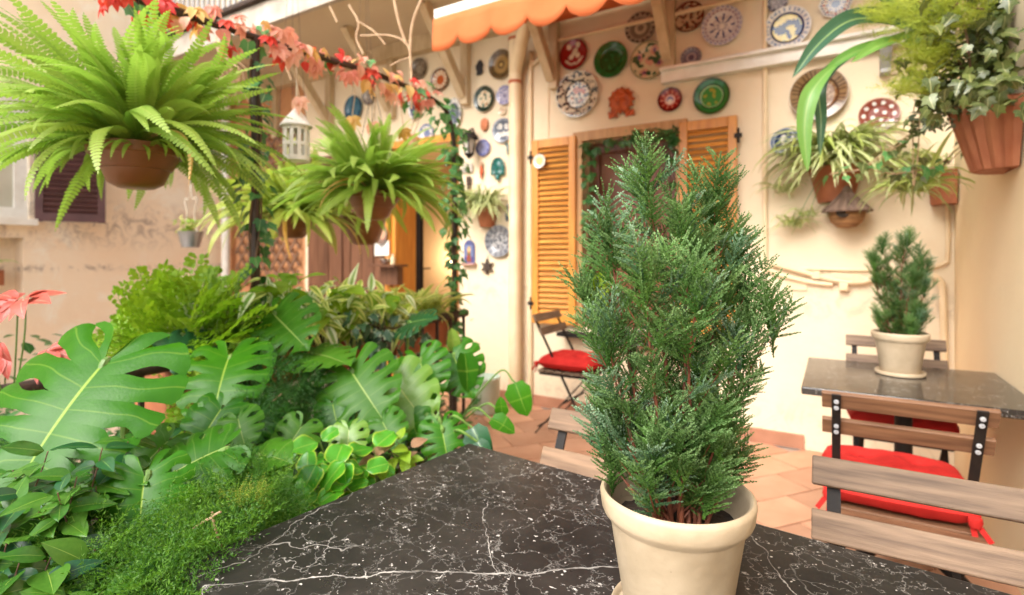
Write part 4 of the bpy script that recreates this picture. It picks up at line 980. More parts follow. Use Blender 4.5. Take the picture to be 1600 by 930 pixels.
# birdhouse
p = on_y(1323, 335, WY-.11); bh = thing('birdhouse', 'round woven bird nest box with a wooden shingle roof', 'birdhouse', p)
mb = MB(); mb.lathe([(0, -.085), (.05, -.078), (.085, -.045), (.098, 0), (.092, .035), (.06, .07), (0, .09)], 24); mb.obj('nest', mk('woven_straw', (.48,.24,.09), (.20,.09,.03), .8, 9, .9, 60, stretch=(1, 1, 9)), bh, local=True)
mb = MB(); mb.lathe([(0, .004), (.036, .002), (.038, -.004), (.030, -.006)], 20, Matrix.Translation((-.02, -.092, .012)) @ Matrix.Rotation(rad(82), 4, 'X')); mb.obj('hole', M_soil, bh, local=True)
rw = mk('grey_roof_wood', (.22,.14,.10), (.12,.075,.055), .8, 6, .3, 60, stretch=(8, 2, 1), objvar=.15)
for k in range(10):
    a = 2*math.pi*k/10; ring = Matrix.Rotation(a, 4, 'Z')
    mb = MB(); mb.add([(-.024,-.022,.125),(.024,-.022,.125),(.046,-.125,.012),(-.046,-.125,.012),(-.024,-.022,.135),(.024,-.022,.135),(.046,-.128,.022),(-.046,-.128,.022)], [(3,2,1,0),(4,5,6,7),(0,1,5,4),(1,2,6,5),(2,3,7,6),(3,0,4,7)])
    put('shingle', mb.mesh('shingle', rw, smooth=False), bh, ring, local=True)
mb = MB(); mb.lathe([(.03, .12), (.032, .14), (.014, .17), (0, .175)], 12); mb.tube([(0, 0, .17), (0, .05, .23), (0, .11, .24)], .003, 6); mb.obj('cap', rw, bh, local=True)
# ------------------------------------------------------------ leaf shapes
RNG = np.random.default_rng(11); random.seed(11)
def U(a, b): return random.uniform(a, b)
def strap(name, mat, th0, th1, w, fold=0.25, n=9, prof=None, twist=0.0):
    """strap leaf of length 1 arching in the YZ plane"""
    V = []; UV = []; F = []; p = Vector((0, 0, 0))
    for i in range(n + 1):
        u = i / n; th = rad(th0 + (th1 - th0) * u ** 1.15); tg = Vector((0, math.cos(th), math.sin(th))); nr = Vector((0, -math.sin(th), math.cos(th)))
        ww = w * (prof(u) if prof else min(1, 0.55 + 2.2*u) * (1 - u ** 3) ** 0.8 + 0.002)
        sx = Vector((math.cos(twist*u), 0, math.sin(twist*u)))
        for k in (-1, 0, 1): V.append(p + sx * (k * ww) + nr * (abs(k) * ww * fold)); UV.append(((k + 1) / 2, u))
        p = p + tg / n
    for i in range(n):
        for k in (0, 1): a = i*3+k; F.append((a, a+1, a+4, a+3))
    return mesh_np(name, V, F, mat, uv=UV)
def frond(name, mat, th0, th1, w=0.055, n=30, droop=0.25, lat=0.0):
    V = []; UV = []; F = []; p = Vector((0, 0, 0)); side0 = Vector((1, 0, 0)); prev = None
    for i in range(n + 1):
        u = i / n; th = rad(th0 + (th1 - th0) * u ** 1.1); az = lat * u * u
        tg = Vector((math.sin(az) * math.cos(th), math.cos(az) * math.cos(th), math.sin(th))); nr = Vector((-math.sin(az)*math.sin(th), -math.cos(az)*math.sin(th), math.cos(th))); sd = tg.cross(nr)
        L = w * min(1.0, 0.25 + 4.5*u) * (1 - u ** 2.6) ** 0.75 * U(.88, 1.06) + 0.003
        hw = 0.5 / n * 0.84
        b = len(V)
        for s in (-1, 1):
            d = (sd * s + tg * 0.30 - nr * droop).normalized(); b = len(V)
            V += [p - tg*hw, p + d*L*.60 - tg*hw*1.15, p + d*L, p + d*L*.75 + tg*hw*.9, p + tg*hw]
            e = .5 + .5*s; UV += [(.5, u), (.5+.28*s, u), (e, u), (.5+.28*s, u), (.5, u)]
            F.append((b, b+1, b+2, b+3, b+4) if s > 0 else (b+4, b+3, b+2, b+1, b))
        p = p + tg / n
    return mesh_np(name, V, F, mat, uv=UV, smooth=False)
def blade(name, mat, w=0.25, fold=0.2, bend=0.25, nu=8, nv=4, prof=None, wave=0.0, seed=0):
    """simple ovate leaf, length 1 along Y"""
    prof = prof or (lambda u: math.sin(math.pi * min(1, u ** 0.75)) ** 0.9 * (1 - 0.15*u))
    V = []; UV = []; F = []
    for i in range(nu + 1):
        u = i / nu
        for k in range(-nv, nv + 1):
            s = k / nv; x = s * w * prof(u)
            V.append((x, u - 0.03*abs(s)*0, fold*abs(x) - bend*u*u + wave*math.sin(u*9+seed+2*s)*abs(s)*.1)); UV.append((.5+.5*s, u))
    m = 2*nv + 1
    for i in range(nu):
        for k in range(2*nv): a = i*m+k; F.append((a, a+1, a+m+1, a+m))
    return mesh_np(name, V, F, mat, uv=UV)
def outline_leaf(name, mat, pts, bend=0.2, cup=0.15, sub=1):
    """lobed leaf: fan of an outline about a centre line, length 1"""
    P = [(-x, y) for x, y in reversed(pts) if x > 1e-4] ; P = [pts[0]] + pts[1:] + P if False else pts + P
    c = (0, 0.35); V = [(c[0], c[1], 0)]; UV = [(.5, .35)]; F = []
    n = len(P)
    for f in (0.55, 1.0):
        for x, y in P:
            X, Y = c[0] + (x-c[0])*f, c[1] + (y-c[1])*f
            V.append((X, Y, cup*abs(X) - bend*(Y-.2)**2*(1 if Y > .2 else .3))); UV.append((.5+X, Y))
    for j in range(n):
        a, b = 1+j, 1+(j+1) % n; F.append((0, b, a)); F.append((a, b, n+b, n+a))
    return mesh_np(name, V, F, mat, uv=UV)
IVY = [(0, .10), (.10, -.02), (.26, -.04), (.40, .12), (.34, .22), (.50, .48), (.30, .50), (.22, .56), (.12, .82), (0, 1.0)]
def monstera(name, mat, split=0.45, slits=6, seed=0, cup=0.18, droop=0.35, hole=True):
    rs = random.Random(seed)
    E = curve([(.02, -.05, 0), (.11, -.27, 0), (.32, -.33, 0), (.53, -.10, 0), (.56, .22, 0), (.47, .52, 0), (.27, .77, 0), (0, .94, 0)], 70)
    nE = len(E) - 1
    def edge(s): f = max(0, min(1, s)) * nE; i = min(int(f), nE - 1); return E[i].lerp(E[i+1], f - i)
    def mid(s): return Vector((0, 0 if s < .36 else (s - .36) / .64 * 0.88, 0))
    V = []; UV = []; F = []
    for sd in (-1, 1):
        cuts = [0.0] + [(.30 + .57 * (k / (slits - 1)) ** .95) + rs.uniform(-.012, .012) for k in range(slits)] + [1.0]
        for li in range(len(cuts) - 1):
            a, b = cuts[li], cuts[li+1]; nv, nr = 6, 12; base = len(V)
            ra, ca_ = (1, 0) if li == 0 else nxt
            nxt = rb, cb_ = split + rs.uniform(-.10, .22), rs.random() < .35
            def gap(rho, r0, closed):
                if rho <= r0: return 0.0
                if closed: return .20 * math.sin(math.pi * min(1, (rho - r0) / (.90 - r0))) if rho < .90 else 0.0
                return min(1, (rho - r0) * 5) * .10 + (rho - r0) * .08
            for i in range(nr + 1):
                rho = i / nr
                ga = 0 if li == 0 else gap(rho, ra, ca_) * (b - a)
                gb = 0 if li == len(cuts) - 2 else gap(rho, rb, cb_) * (b - a)
                for j in range(nv + 1):
                    v = j / nv; s = (a + ga) + (b - gb - a - ga) * v
                    lob = 1 - (.06 if 0 < li < len(cuts)-2 else .02) * (abs(2*v-1) ** 4) * (rho ** 3)
                    m = mid(s * (1 - .0)); e = edge(s); p = m.lerp(e, rho * lob)
                    x, y = p.x, p.y
                    z = cup * abs(x) * (1 - 1.2*abs(x)) - droop * max(0, y) ** 2 * .5 - .42 * abs(x) ** 2.2 + .034 * math.sin(v * math.pi) * rho * rho - .03*math.sin(5*y+seed)*abs(x) - (0.25*y*y if y < 0 else 0)
                    V.append((x * sd, y, z)); UV.append((.5 + .5*rho*sd*(.98), li + v))
            for i in range(nr):
                for j in range(nv):
                    q = base + i*(nv+1) + j
                    # oval holes along the midrib
                    f = (q, q+1, q+nv+2, q+nv+1); F.append(f if sd > 0 else f[::-1])
    return mesh_np(name, V, F, mat, uv=UV)
def spray(seed, L=0.07, pairs=8, side=(.012, .028), nl=.0042, nw=.0011, step=.0032, flat=0.35, ang=48, sub=True):
    """feathery spray of scale needles: quads (V, uv)"""
    rs = np.random.default_rng(seed); Q = []; T = []
    def needle(p, d, up, l, w, v0):
        x = np.cross(d, up); x /= (np.linalg.norm(x) + 1e-9)
        Q.append([p, p + d*l*.45 + x*w, p + d*l, p + d*l*.45 - x*w]); T.append(v0)
    def rot(d, ax, a):
        ax = ax / np.linalg.norm(ax); return d*np.cos(a) + np.cross(ax, d)*np.sin(a) + ax*np.dot(ax, d)*(1-np.cos(a))
    def axis(p0, d0, up, l, v0, v1, w):
        n = max(3, int(l / step)); p = p0.copy(); d = d0.copy()
        for i in range(n):
            u = i / n; d = d + np.array([0, 0, .010]) * 0 + rs.normal(0, .02, 3); d /= np.linalg.norm(d)
            q = p + d * l / n
            x = np.cross(d, up); x /= np.linalg.norm(x) + 1e-9
            Q.append([p - x*w, p + x*w, q + x*w*.8, q - x*w*.8]); T.append(v0*.6)
            for s in (-1, 1):
                up2 = up + x * rs.normal(0, flat); up2 /= np.linalg.norm(up2)
                nd = rot(d, up2, s * np.radians(rs.uniform(28, 55))) + up * rs.normal(0, .3); nd /= np.linalg.norm(nd)
                needle(p, nd, up + rs.normal(0, .5, 3), nl * (1.1 - .5*u) * rs.uniform(.8, 1.2), nw, v0 + (v1-v0)*u)
            if i % 2 == 0:
                nd = d*.7 + up * .7 * rs.choice([-1, 1]); nd /= np.linalg.norm(nd); needle(p, nd, x, nl*.8, nw, v0 + (v1-v0)*u)
            p = q
        needle(p, d, up, nl*1.2, nw, v1); needle(p, d, x, nl*1.2, nw, v1)
        return p
    d = np.array([0, 1.0, 0]); up = np.array([0, 0, 1.0]); p = np.zeros(3)
    axis(p, d, up, L, .25, 1, .0006)
    for k in range(pairs):
        u = .10 + .82 * k / pairs
        for s in (-1, 1):
            uu = u + (.04 if s > 0 else 0); l = side[0] + (side[1] - side[0]) * math.sin(math.pi * min(1, .25 + uu * .75)) * rs.uniform(.75, 1.1)
            up2 = up + np.array([1., 0, 0]) * rs.normal(0, flat); up2 /= np.linalg.norm(up2)
            sdv = rot(d, up2, s * np.radians(ang + rs.uniform(-8, 8))); sdv = sdv + up * rs.normal(.12, flat*.6); sdv /= np.linalg.norm(sdv)
            axis(np.array([0, uu*L, 0]), sdv, up2, l, .2 + .3*uu, .55 + .45*uu, .0004)
    return np.array(Q).reshape(-1, 3), np.repeat(np.array(T), 4)
def spray_mesh(name, mat, seed, **k):
    V, T = spray(seed, **k); F = np.arange(len(V)).reshape(-1, 4)
    return mesh_np(name, V, F, mat, uv=np.stack([np.full(len(V), .9), T], 1), smooth=False)
def joined(name, items, mat, parent=None, kind='stuff', M0=None):
    """items: list of (V, uvv, Matrix, rnd) quads, joined into one mesh"""
    Vs = []; Us = []; Rs = []
    inv = WM(parent).inverted() if parent else Matrix.Identity(4)
    for V, T, M, r in items:
        A = np.array(inv @ M); Vs.append(V @ A[:3, :3].T + A[:3, 3]); Us.append(T); Rs.append(np.full(len(V), r))
    V = np.vstack(Vs); T = np.concatenate(Us); F = np.arange(len(V)).reshape(-1, 4)
    me = mesh_np(name, V, F, mat, uv=np.stack([np.full(len(V), .9), T], 1), rnd=np.concatenate(Rs), smooth=False)
    o = put(name, me, parent, None, local=True); tag(o, kind=kind); return o

# ------------------------------------------------------------ leaf materials
L_fern = leafmat('fern_green', (.19, .335, .04), (.43, .51, .08), vein=(.38, .48, .10), vw=.10, rough=.45, transl=.42, tipc=(.34, .47, .08), tcol=(.28, .58, .05))
L_fern2 = leafmat('yellow_fern_green', (.20, .34, .04), (.44, .50, .08), vein=(.42, .45, .10), vw=.10, rough=.45, transl=.42, tipc=(.42, .47, .08), tcol=(.40, .55, .04))
L_monst = leafmat('monstera_green', (.016, .092, .004), (.046, .172, .007), vein=(.26, .38, .05), vw=.022, rough=.28, spec=.16, transl=.18, side=True, tcol=(.10, .40, .02))
L_monst2 = leafmat('pale_monstera_green', (.026, .112, .006), (.064, .180, .012), vein=(.28, .38, .09), vw=.022, spec=.18, rough=.33, transl=.25, side=True, tcol=(.20, .45, .03))
L_monst3 = leafmat('yellow_monstera_green', (.13, .27, .03), (.20, .33, .045), vein=(.40, .48, .13), vw=.022, rough=.33, transl=.28, side=True, tcol=(.3, .5, .04))
L_dark = leafmat('dark_glossy_green', (.010, .062, .020), (.022, .105, .030), vein=(.20, .34, .08), vw=.03, rough=.3, transl=.12, tcol=(.06, .25, .02))
L_camel = leafmat('camellia_green', (.028, .115, .012), (.09, .22, .025), vein=(.24, .36, .06), vw=.03, rough=.25, spec=.35, transl=.18, tcol=(.15, .36, .02))
L_berg = leafmat('bergenia_green', (.035, .23, .012), (.10, .36, .02), vein=(.25, .45, .05), vw=.05, rough=.3, transl=.3, edge=(.30, .46, .04), edgew=.86, tcol=(.2, .55, .02))
L_lime = leafmat('lime_leaf', (.16, .34, .015), (.33, .46, .025), rough=.5, transl=.42, tcol=(.35, .6, .02))
L_yvar = leafmat('yellow_striped_leaf', (.28, .44, .05), (.40, .52, .08), edge=(.80, .84, .28), edgew=.34, rough=.4, transl=.42)
L_wvar = leafmat('white_striped_leaf', (.20, .38, .08), (.32, .46, .12), edge=(.80, .86, .58), edgew=.38, rough=.4, transl=.42)
L_spid = leafmat('spider_leaf', (.32, .40, .12), (.48, .54, .22), vein=(.78, .78, .50), vw=.30, rough=.45, transl=.3)
L_spidy = leafmat('yellow_spider_leaf', (.30, .42, .07), (.46, .54, .13), vein=(.72, .74, .36), vw=.22, rough=.45, transl=.35)
L_ivy = leafmat('ivy_green', (.020, .090, .024), (.055, .18, .045), vein=(.25, .36, .14), vw=.05, rough=.35, transl=.2, tcol=(.1, .35, .04))
L_ivyl = leafmat('young_ivy_green', (.05, .21, .06), (.12, .31, .09), vein=(.35, .45, .20), vw=.05, rough=.4, transl=.3, tcol=(.2, .5, .1))
L_ivyv = leafmat('variegated_ivy', (.020, .075, .030), (.05, .12, .055), edge=(.36, .40, .25), edgew=.62, rough=.38, transl=.2, spots=(.13, .20, .10))
L_ivyo = leafmat('olive_ivy', (.030, .060, .014), (.17, .21, .05), vein=(.36, .36, .16), vw=.06, rough=.3, transl=.18, spots=(.28, .28, .14))
L_ivyd = leafmat('dark_olive_ivy', (.025, .05, .012), (.15, .20, .045), rough=.35, transl=.18)
L_asp = leafmat('asparagus_green', (.018, .10, .006), (.13, .28, .018), rough=.55, transl=.35, tcol=(.2, .5, .02))
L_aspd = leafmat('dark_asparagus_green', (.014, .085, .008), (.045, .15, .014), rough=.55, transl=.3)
L_aspy = leafmat('yellow_asparagus_green', (.26, .36, .03), (.52, .55, .09), rough=.55, transl=.42, tcol=(.55, .6, .04))
L_strap = leafmat('strap_leaf_green', (.10, .26, .05), (.16, .33, .06), vein=(.30, .42, .12), vw=.08, rough=.4, transl=.35, tcol=(.25, .5, .05))
L_strapd = leafmat('dark_strap_leaf_green', (.025, .085, .04), (.05, .12, .05), vein=(.25, .36, .12), vw=.08, rough=.35, transl=.2)
L_pink = leafmat('pink_creeper_leaf', (.70, .22, .16), (.86, .56, .38), vein=(.60, .30, .20), vw=.04, rough=.5, transl=.40, tcol=(.85, .32, .18))
L_redc = leafmat('red_creeper_leaf', (.60, .025, .022), (.75, .10, .05), vein=(.50, .12, .08), vw=.04, rough=.5, transl=.40, tcol=(.85, .10, .05))
L_yel = leafmat('yellow_creeper_leaf', (.66, .36, .07), (.78, .55, .22), rough=.5, transl=.40)
L_dead = leafmat('fallen_leaf_brown', (.22, .12, .06), (.42, .25, .14), rough=.8, transl=.1)
L_cyp = leafmat('cypress_green', (.013, .062, .004), (.072, .165, .017), rough=.6, transl=.10, tipc=(.20, .32, .13), spec=.12)
L_cypt = leafmat('pale_tipped_cypress_green', (.020, .085, .022), (.055, .14, .045), rough=.6, transl=.10, tipc=(.30, .43, .28), spec=.15)
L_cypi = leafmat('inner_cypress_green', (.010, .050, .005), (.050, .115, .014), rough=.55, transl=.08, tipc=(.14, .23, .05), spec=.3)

# ------------------------------------------------------------ hanging ferns
def fern(label, C, L, n, potr, mats, rail=None, az0=None, spread=None, seed=0, low=-40, group=None):
    random.seed(seed)
    t = thing('hanging_fern', label, 'fern', C, 0, group)
    r = potr
    mb = MB(); mb.lathe([(0, -.62*r*1.55), (.40*r, -.62*r*1.55), (.60*r, -.56*r*1.5), (.74*r, -.34*r*1.5), (.78*r, -.33*r*1.5), (.96*r, -.02), (1.03*r, -.018), (1.03*r, .012), (.96*r, .014), (.90*r, -.01), (0, -.02)], 40)
    mb.obj('pot', M_brownpot, t, Matrix.Translation((0, 0, -.015)), local=True, sharp=40)
    ms = []
    for k in range(14):
        th0 = [86, 78, 70, 62, 55, 50, 44, 38, 30, 22, 14, 6, 60, 40][k]; th1 = th0 - U(30, 85) if k < 6 else max(-85, th0 - U(35, 95))
        ms.append((th0, frond('frond', mats, th0, th1, w=U(.060, .076), n=34, droop=U(-.1, .4), lat=U(-.9, .9))))
    dead = frond('frond', L_yel, 20, -85, w=.045, n=26, droop=.8, lat=.3)
    for i in range(n):
        a = i * 2.39996 + U(-.3, .3)
        f = (i + .5) / n
        k = min(13, int((f ** .85) * 12)) if U(0, 1) < .8 else random.randrange(14)
        th0, me = ms[k]
        l = L * U(.70, 1.08) * (0.88 + .2 * math.sin(rad(max(5, th0))) * 0 + .12)
        rr = r * (.75 if th0 < 30 else .45) * U(.4, 1)
        M = Matrix.Translation(Vector(C) + Vector((math.sin(-a) * rr, math.cos(a) * rr, U(.0, .03)))) @ Matrix.Rotation(a, 4, 'Z') @ Matrix.Rotation(U(-.22, .22), 4, 'X') @ Matrix.Rotation(U(-.55, .55), 4, 'Y') @ Matrix.Scale(l, 4)
        put('frond', dead if U(0, 1) < .014 else me, t, M)
    short = [frond('frond', mats, a, -86, w=.085, n=22, droop=U(.1, .4), lat=U(-.4, .4)) for a in (35, 15, 25)]
    for i in range(46):
        a = i * 2.39996; rr = r * U(.75, .98)
        put('frond', short[i % 3], t, Matrix.Translation(Vector(C) + Vector((math.sin(-a) * rr, math.cos(a) * rr, -.02))) @ Matrix.Rotation(a + U(-.3, .3), 4, 'Z') @ Matrix.Rotation(U(-.3, .3), 4, 'Y') @ Matrix.Scale(L * U(.22, .42), 4))
    if rail is not None:
        mb = MB()
        for k in range(3):
            a = 2*math.pi*k/3 + .4; mb.tube([(r*math.cos(a), r*math.sin(a), .01), (0, 0, rail - C[2] - .04)], .0012, 5)
        mb.tube([(0, 0, rail - C[2] - .05), (.012, 0, rail - C[2] - .02), (0, 0, rail - C[2])], .003, 6)
        mb.obj('hanger', M_rustiron, t, local=True)
    return t
f1 = on_x(213, 228, -1.9); f2 = on_x(583, 300, -1.9)
fern('big bright fern bursting from a brown hanging pot nearest the pink house', f1, .47, 252, .125, L_fern, 2.07, seed=2)
fern('hanging fern in a brown pot between the white lantern and the ivy arch', f2, .44, 250, .125, L_fern, 2.12, seed=5)
f3 = at(478, 378, 3.3) + Vector((0, 0, .10)); fern('yellowing hanging fern behind the lantern with its pot half hidden in green', f3 + Vector((-.06, -.05, .06)), .52, 190, .13, L_fern2, 3.3, seed=8)
f4 = at(570, 350, 3.6); 
t = thing('hanging_pot', 'second brown hanging pot just under the fern pot in front of the boards', 'flower pot', f4)
mb = MB(); r = .145; mb.lathe([(0, -.14), (.40*r, -.14), (.60*r, -.125), (.78*r, -.07), (.98*r, .03), (1.03*r, .034), (1.03*r, .06), (.95*r, .06), (.9*r, .03), (0, .02)], 36); mb.obj('pot', M_brownpot, t, local=True, sharp=40)
mb = MB()
for k in range(3):
    a = 2*math.pi*k/3; mb.tube([(r*math.cos(a), r*math.sin(a), .05), (0, 0, 3.3 - f4.z)], .0012, 5)
mb.obj('hanger', M_rustiron, t, local=True)
_fm = frond('frond', L_fern2, 60, -60, n=20)
for i in range(26):
    put('frond', _fm, t, Matrix.Translation(f4 + Vector((0, 0, .04))) @ Matrix.Rotation(i*2.4, 4, 'Z') @ Matrix.Rotation(U(-.3, .6), 4, 'X') @ Matrix.Scale(U(.2, .34), 4))

# ------------------------------------------------------------ the iron creeper rail with its posts, and the low railing
RX = -1.9
rl = thing('railing', 'brown iron railing with round handrail beside the planting', 'railing', (RX, 2.6, 0))
ys = [(-1.91, 2.66, .905), (-1.905, 2.2, .898), (-1.90, 1.6, .892), (-1.90, .9, .887), (-1.90, .0, .882)]
mb = MB(); mb.tube(curve(ys, 40), .023, 12); mb.obj('handrail', M_rustiron, rl)
mb = MB(); mb.bar((RX, 2.64, .16), (RX, 0, .16), .03, .012); mb.obj('bottom_rail', M_rustiron, rl, smooth=False)
bal = MB(); bal.box((0, 0, .45), (.014, .014, .86)); balm = bal.mesh('baluster', M_rustiron, smooth=False)
for k in range(21): put('baluster', balm, rl, Matrix.Translation((RX, 2.62 - .125*k, .02)))
pg = thing('iron_pergola', 'tall dark iron structure of two posts and a rail carrying ivy and creeper', 'plant frame', (RX, 2, 0))
A = Vector((-1.93, 2.57, 0)); B = Vector((-1.905, 1.27, 0))
mb = MB(); mb.tube([A, A + Vector((0, 0, 1.90))], .016, 10); mb.obj('post', M_rustiron, pg)
mb = MB(); mb.tube([B, B + Vector((0, 0, 2.09))], .016, 10); mb.obj('post', M_rustiron, pg)
railpts = curve([A + Vector((0, 0, 1.90)), A + Vector((0, -.06, 2.07)), A + Vector((.0, -.20, 2.13)), (-1.91, 1.95, 2.135), (-1.905, 1.27, 2.09), (-1.90, .7, 2.06), (-1.90, .1, 2.04)], 60)
mb = MB(); mb.tube(railpts, .013, 10); mb.obj('rail', M_rustiron, pg)
def scatter_along(t, meshes, pts, n, rr, size, zbias=0.0, stemmat=None, stem_r=.004, droop=.6, outw=None, wind=5.0, faceview=.35):
    pts = [Vector(p) for p in pts]
    if stemmat:
        for ph in (0, 2.2):
            q = [p + Vector((math.cos(i*.6+ph), math.sin(i*.6+ph), 0)) * rr * .35 for i, p in enumerate(pts)]
            mb = MB(); mb.tube(q, stem_r, 6); mb.obj('stem', stemmat, t)
    seg = [(b - a).length for a, b in zip(pts, pts[1:])]; tot = sum(seg)
    for i in range(n):
        d = (i + U(-.4, .4) + .5) / n * tot; k = 0
        while k < len(seg) - 1 and d > seg[k]: d -= seg[k]; k += 1
        p = pts[k].lerp(pts[k+1], min(1, max(0, d / max(1e-6, seg[k]))))
        ax = (pts[k+1] - pts[k]).normalized()
        o = Vector((U(-1, 1), U(-1, 1), U(-1, 1))); o = o - ax * o.dot(ax) + ax * U(-.3, .3); o.normalize()
        if outw is not None and o.dot(outw) < -.1: o = -o
        pos = p + o * rr * U(.35, 1.1) + Vector((0, 0, zbias))
        tip = Vector((o.x*.6, o.y*.6, o.z*.3 - droop)) + Vector((U(-.5, .5), U(-.5, .5), U(-.3, .3)))
        nrm = o * .7 + Vector((0, 0, .55)) - F_ * faceview + Vector((U(-.4, .4), U(-.4, .4), U(-.2, .4)))
        me = meshes[random.randrange(len(meshes))] if not callable(meshes) else meshes(i / n)
        put('leaf', me, t, frame(pos, tip, nrm, size * U(.65, 1.2)))
def ivy_set(mat, n=3): return [outline_leaf('leaf', mat, [(x*U(.9, 1.15), y) for x, y in IVY], bend=U(.1, .5), cup=U(-.2, .3)) for _ in range(n)]
ivA = ivy_set(L_ivy) ; ivL = ivy_set(L_ivyl); ivV = ivy_set(L_ivyv); ivO = ivy_set(L_ivyo, 4)
t = thing('ivy_vine', 'dark ivy winding up the front iron post through the ferns', 'ivy', B)
scatter_along(t, ivA + ivL[:1], [B + Vector((0, 0, z)) for z in np.linspace(.75, 2.0, 16)], 100, .060, .062, stemmat=M_bark)
t = thing('ivy_vine', 'bright young ivy climbing the far post and arching over its top', 'ivy', A)
scatter_along(t, ivL + ivA[:1], [A + Vector((0, 0, z)) for z in np.linspace(.75, 1.9, 14)] , 120, .050, .058, stemmat=M_bark)
scatter_along(t, ivL, [A + Vector((0, 0, z)) for z in (1.35, 1.5, 1.7, 1.9)] + [A + Vector((0, -.06, 2.05)), A + Vector((0.02, -.25, 2.12)), A + Vector((.0, -.42, 2.13))], 130, .085, .062)
# Virginia creeper
def palmate(mat, seed):
    rs = random.Random(seed); V = []; UV = []; F = []
    for k, a in enumerate((-1.25, -.62, 0, .62, 1.25)):
        L = (.62, .85, 1.0, .85, .62)[k]; b = len(V); nu = 5
        for i in range(nu+1):
            u = i/nu; w = .24 * L * math.sin(math.pi * min(1, u ** .8)) ** .9
            for s in (-1, 0, 1):
                x, y = s*w, u*L; z = .25*abs(x) - .3*u*u*L + .05*math.sin(k*2+u*4)
                V.append((x*math.cos(a) + y*math.sin(a), -x*math.sin(a) + y*math.cos(a), z)); UV.append((.5+.5*s, u))
        for i in range(nu):
            for s in (0, 1): q = b+i*3+s; F.append((q, q+1, q+4, q+3))
    return mesh_np('leaf', V, F, mat, uv=UV)
crp = [palmate(L_pink, 1), palmate(L_pink, 2), palmate(L_redc, 3), palmate(L_yel, 4)]
ovl = [blade('leaf', L_pink, .36, .2, .3), blade('leaf', L_pink, .40, -.2, .3), blade('leaf', L_redc, .38, .2, .4), blade('leaf', L_yel, .36, .2, .3)]
t = thing('virginia_creeper', 'pink and red autumn creeper trained along the iron rail', 'creeper', (RX, 1.5, 2.1))
def pick(f):
    x = U(0, 1)
    if x < .09: return ivL[0]
    x = U(0, 1)
    if f < .13: return (crp[2], ovl[2])[x > .8]
    if f < .34: return (crp[2], crp[3], ovl[0], crp[0])[random.randrange(4)]
    return (crp[0], crp[1], ovl[0], crp[2], crp[3], ovl[2], ovl[1], crp[0])[random.randrange(8)] if x < .90 else ovl[3]
cpts = [(-1.9, .72, 2.075), (-1.9, .85, 2.08), (-1.9, 1.0, 2.085), (-1.9, 1.27, 2.10), (-1.9, 1.6, 2.125), (-1.905, 1.95, 2.14), (-1.91, 2.3, 2.13)]
scatter_along(t, pick, cpts, 140, .062, .066, zbias=-.005, stemmat=M_bark, droop=.7, faceview=.5)
for k in range(6):
    y = U(1.0, 2.2); p = Vector((-1.9, y, 2.09)); q = curve([p, p + Vector((.03, .02, -.08)), p + Vector((U(-.05, .05), .03, -.2))], 10)
    mb = MB(); mb.tube(q, .002, 5); mb.obj('stem', M_twig, t)
    put('leaf', random.choice(crp[:2] + crp[3:]), t, frame(q[-1], (U(-.3, .3), U(-.3, .3), -1), (.4, -.8, .3), .07))
# dry twigs hanging from the balcony edge
t = thing('bare_vine', 'bare pale vine twigs hanging under the balcony', 'vine', (-2.9, 2.6, 3.2))
for pts, r in (([(545, 8), (560, 35), (557, 60), (568, 85)], .006), ([(557, 32), (585, 50), (602, 70)], .005), ([(563, 56), (610, 56), (636, 70), (642, 100), (643, 170)], .006), ([(612, -20), (622, 30), (634, 68)], .007), ([(662, -10), (645, 35), (641, 75), (642, 110)], .007), ([(642, 90), (625, 95), (610, 103)], .004), ([(515, 10), (527, 35)], .005), ([(455, 125), (448, 105), (450, 90), (465, 70)], .005), ([(465, 150), (464, 110), (466, 70)], .005)):
    mb = MB(); mb.tube(curve([at(a, b, 2.75) for a, b in pts], 20), r, 6); mb.obj('stem', M_twig, t)
t = thing('bare_vine', 'pale dead vine strands clinging under the balcony beside the front post', 'vine', at(350, 100, 4.2))
for k in range(9):
    a = 338 + 6*k; mb = MB(); mb.tube(curve([at(330+U(0, 30), 60+U(-5, 10), 4.2), at(348+U(-6, 10), 85+U(-8, 5), 4.1), at(a, 115+U(-8, 8), 4.1), at(a+U(-8, 10), 150+U(-20, 20), 4.15)], 16), .004, 5); mb.obj('stem', M_twig, t)
# ------------------------------------------------------------ monsteras in the bed
def mons(t, px, py, d, s, tip, nrm, mat, root, split=.45, seed=0, slits=6, cup=.18, droop=.35, pr=.006):
    p = at(px, py, d); me = monstera('leaf', mat, split, slits, seed, cup, droop)
    tipv = iv(*tip).normalized(); nv = iv(*nrm)
    put('leaf', me, t, frame(p, tipv, nv, s))
    rt = Vector(root); m = p.lerp(rt, .45) + Vector((0, 0, .12*(p - rt).length)) - tipv * .10 * (p - rt).length
    mb = MB(); mb.tube(curve([p - nv.normalized()*(pr + .004) + tipv*.02, p - tipv*.012 - nv.normalized()*.016, m, rt], 24), pr, 8); mb.obj('petiole', M_stem, t)
t = thing('monstera_plant', 'monstera with the huge glossy leaf nearest the pink house', 'plant', (-1.5, .55, .25))
rt = (-1.5, .60, .25)
mons(t, 160, 570, 1.18, .335, (-.16, -.66, .73), (.05, .70, .72), L_monst, rt, .42, 1, 6, .10, .45, .009)
mons(t, 345, 702, 1.15, .15, (-.75, -.25, .5), (.1, .85, .5), L_monst2, rt, .6, 2)
mons(t, 226, 745, 1.02, .15, (.25, -.72, .55), (.25, .55, .8), L_monst, rt, .5, 3)
t = thing('monstera_plant', 'monstera with a dark cut leaf below the lime maidenhair', 'plant', (-1.72, 1.0, .25)); rt = (-1.72, 1.0, .25)
mons(t, 357, 560, 1.65, .25, (.12, -.60, .75), (.05, .66, .75), L_monst, rt, .40, 4, 6, .15, .5)
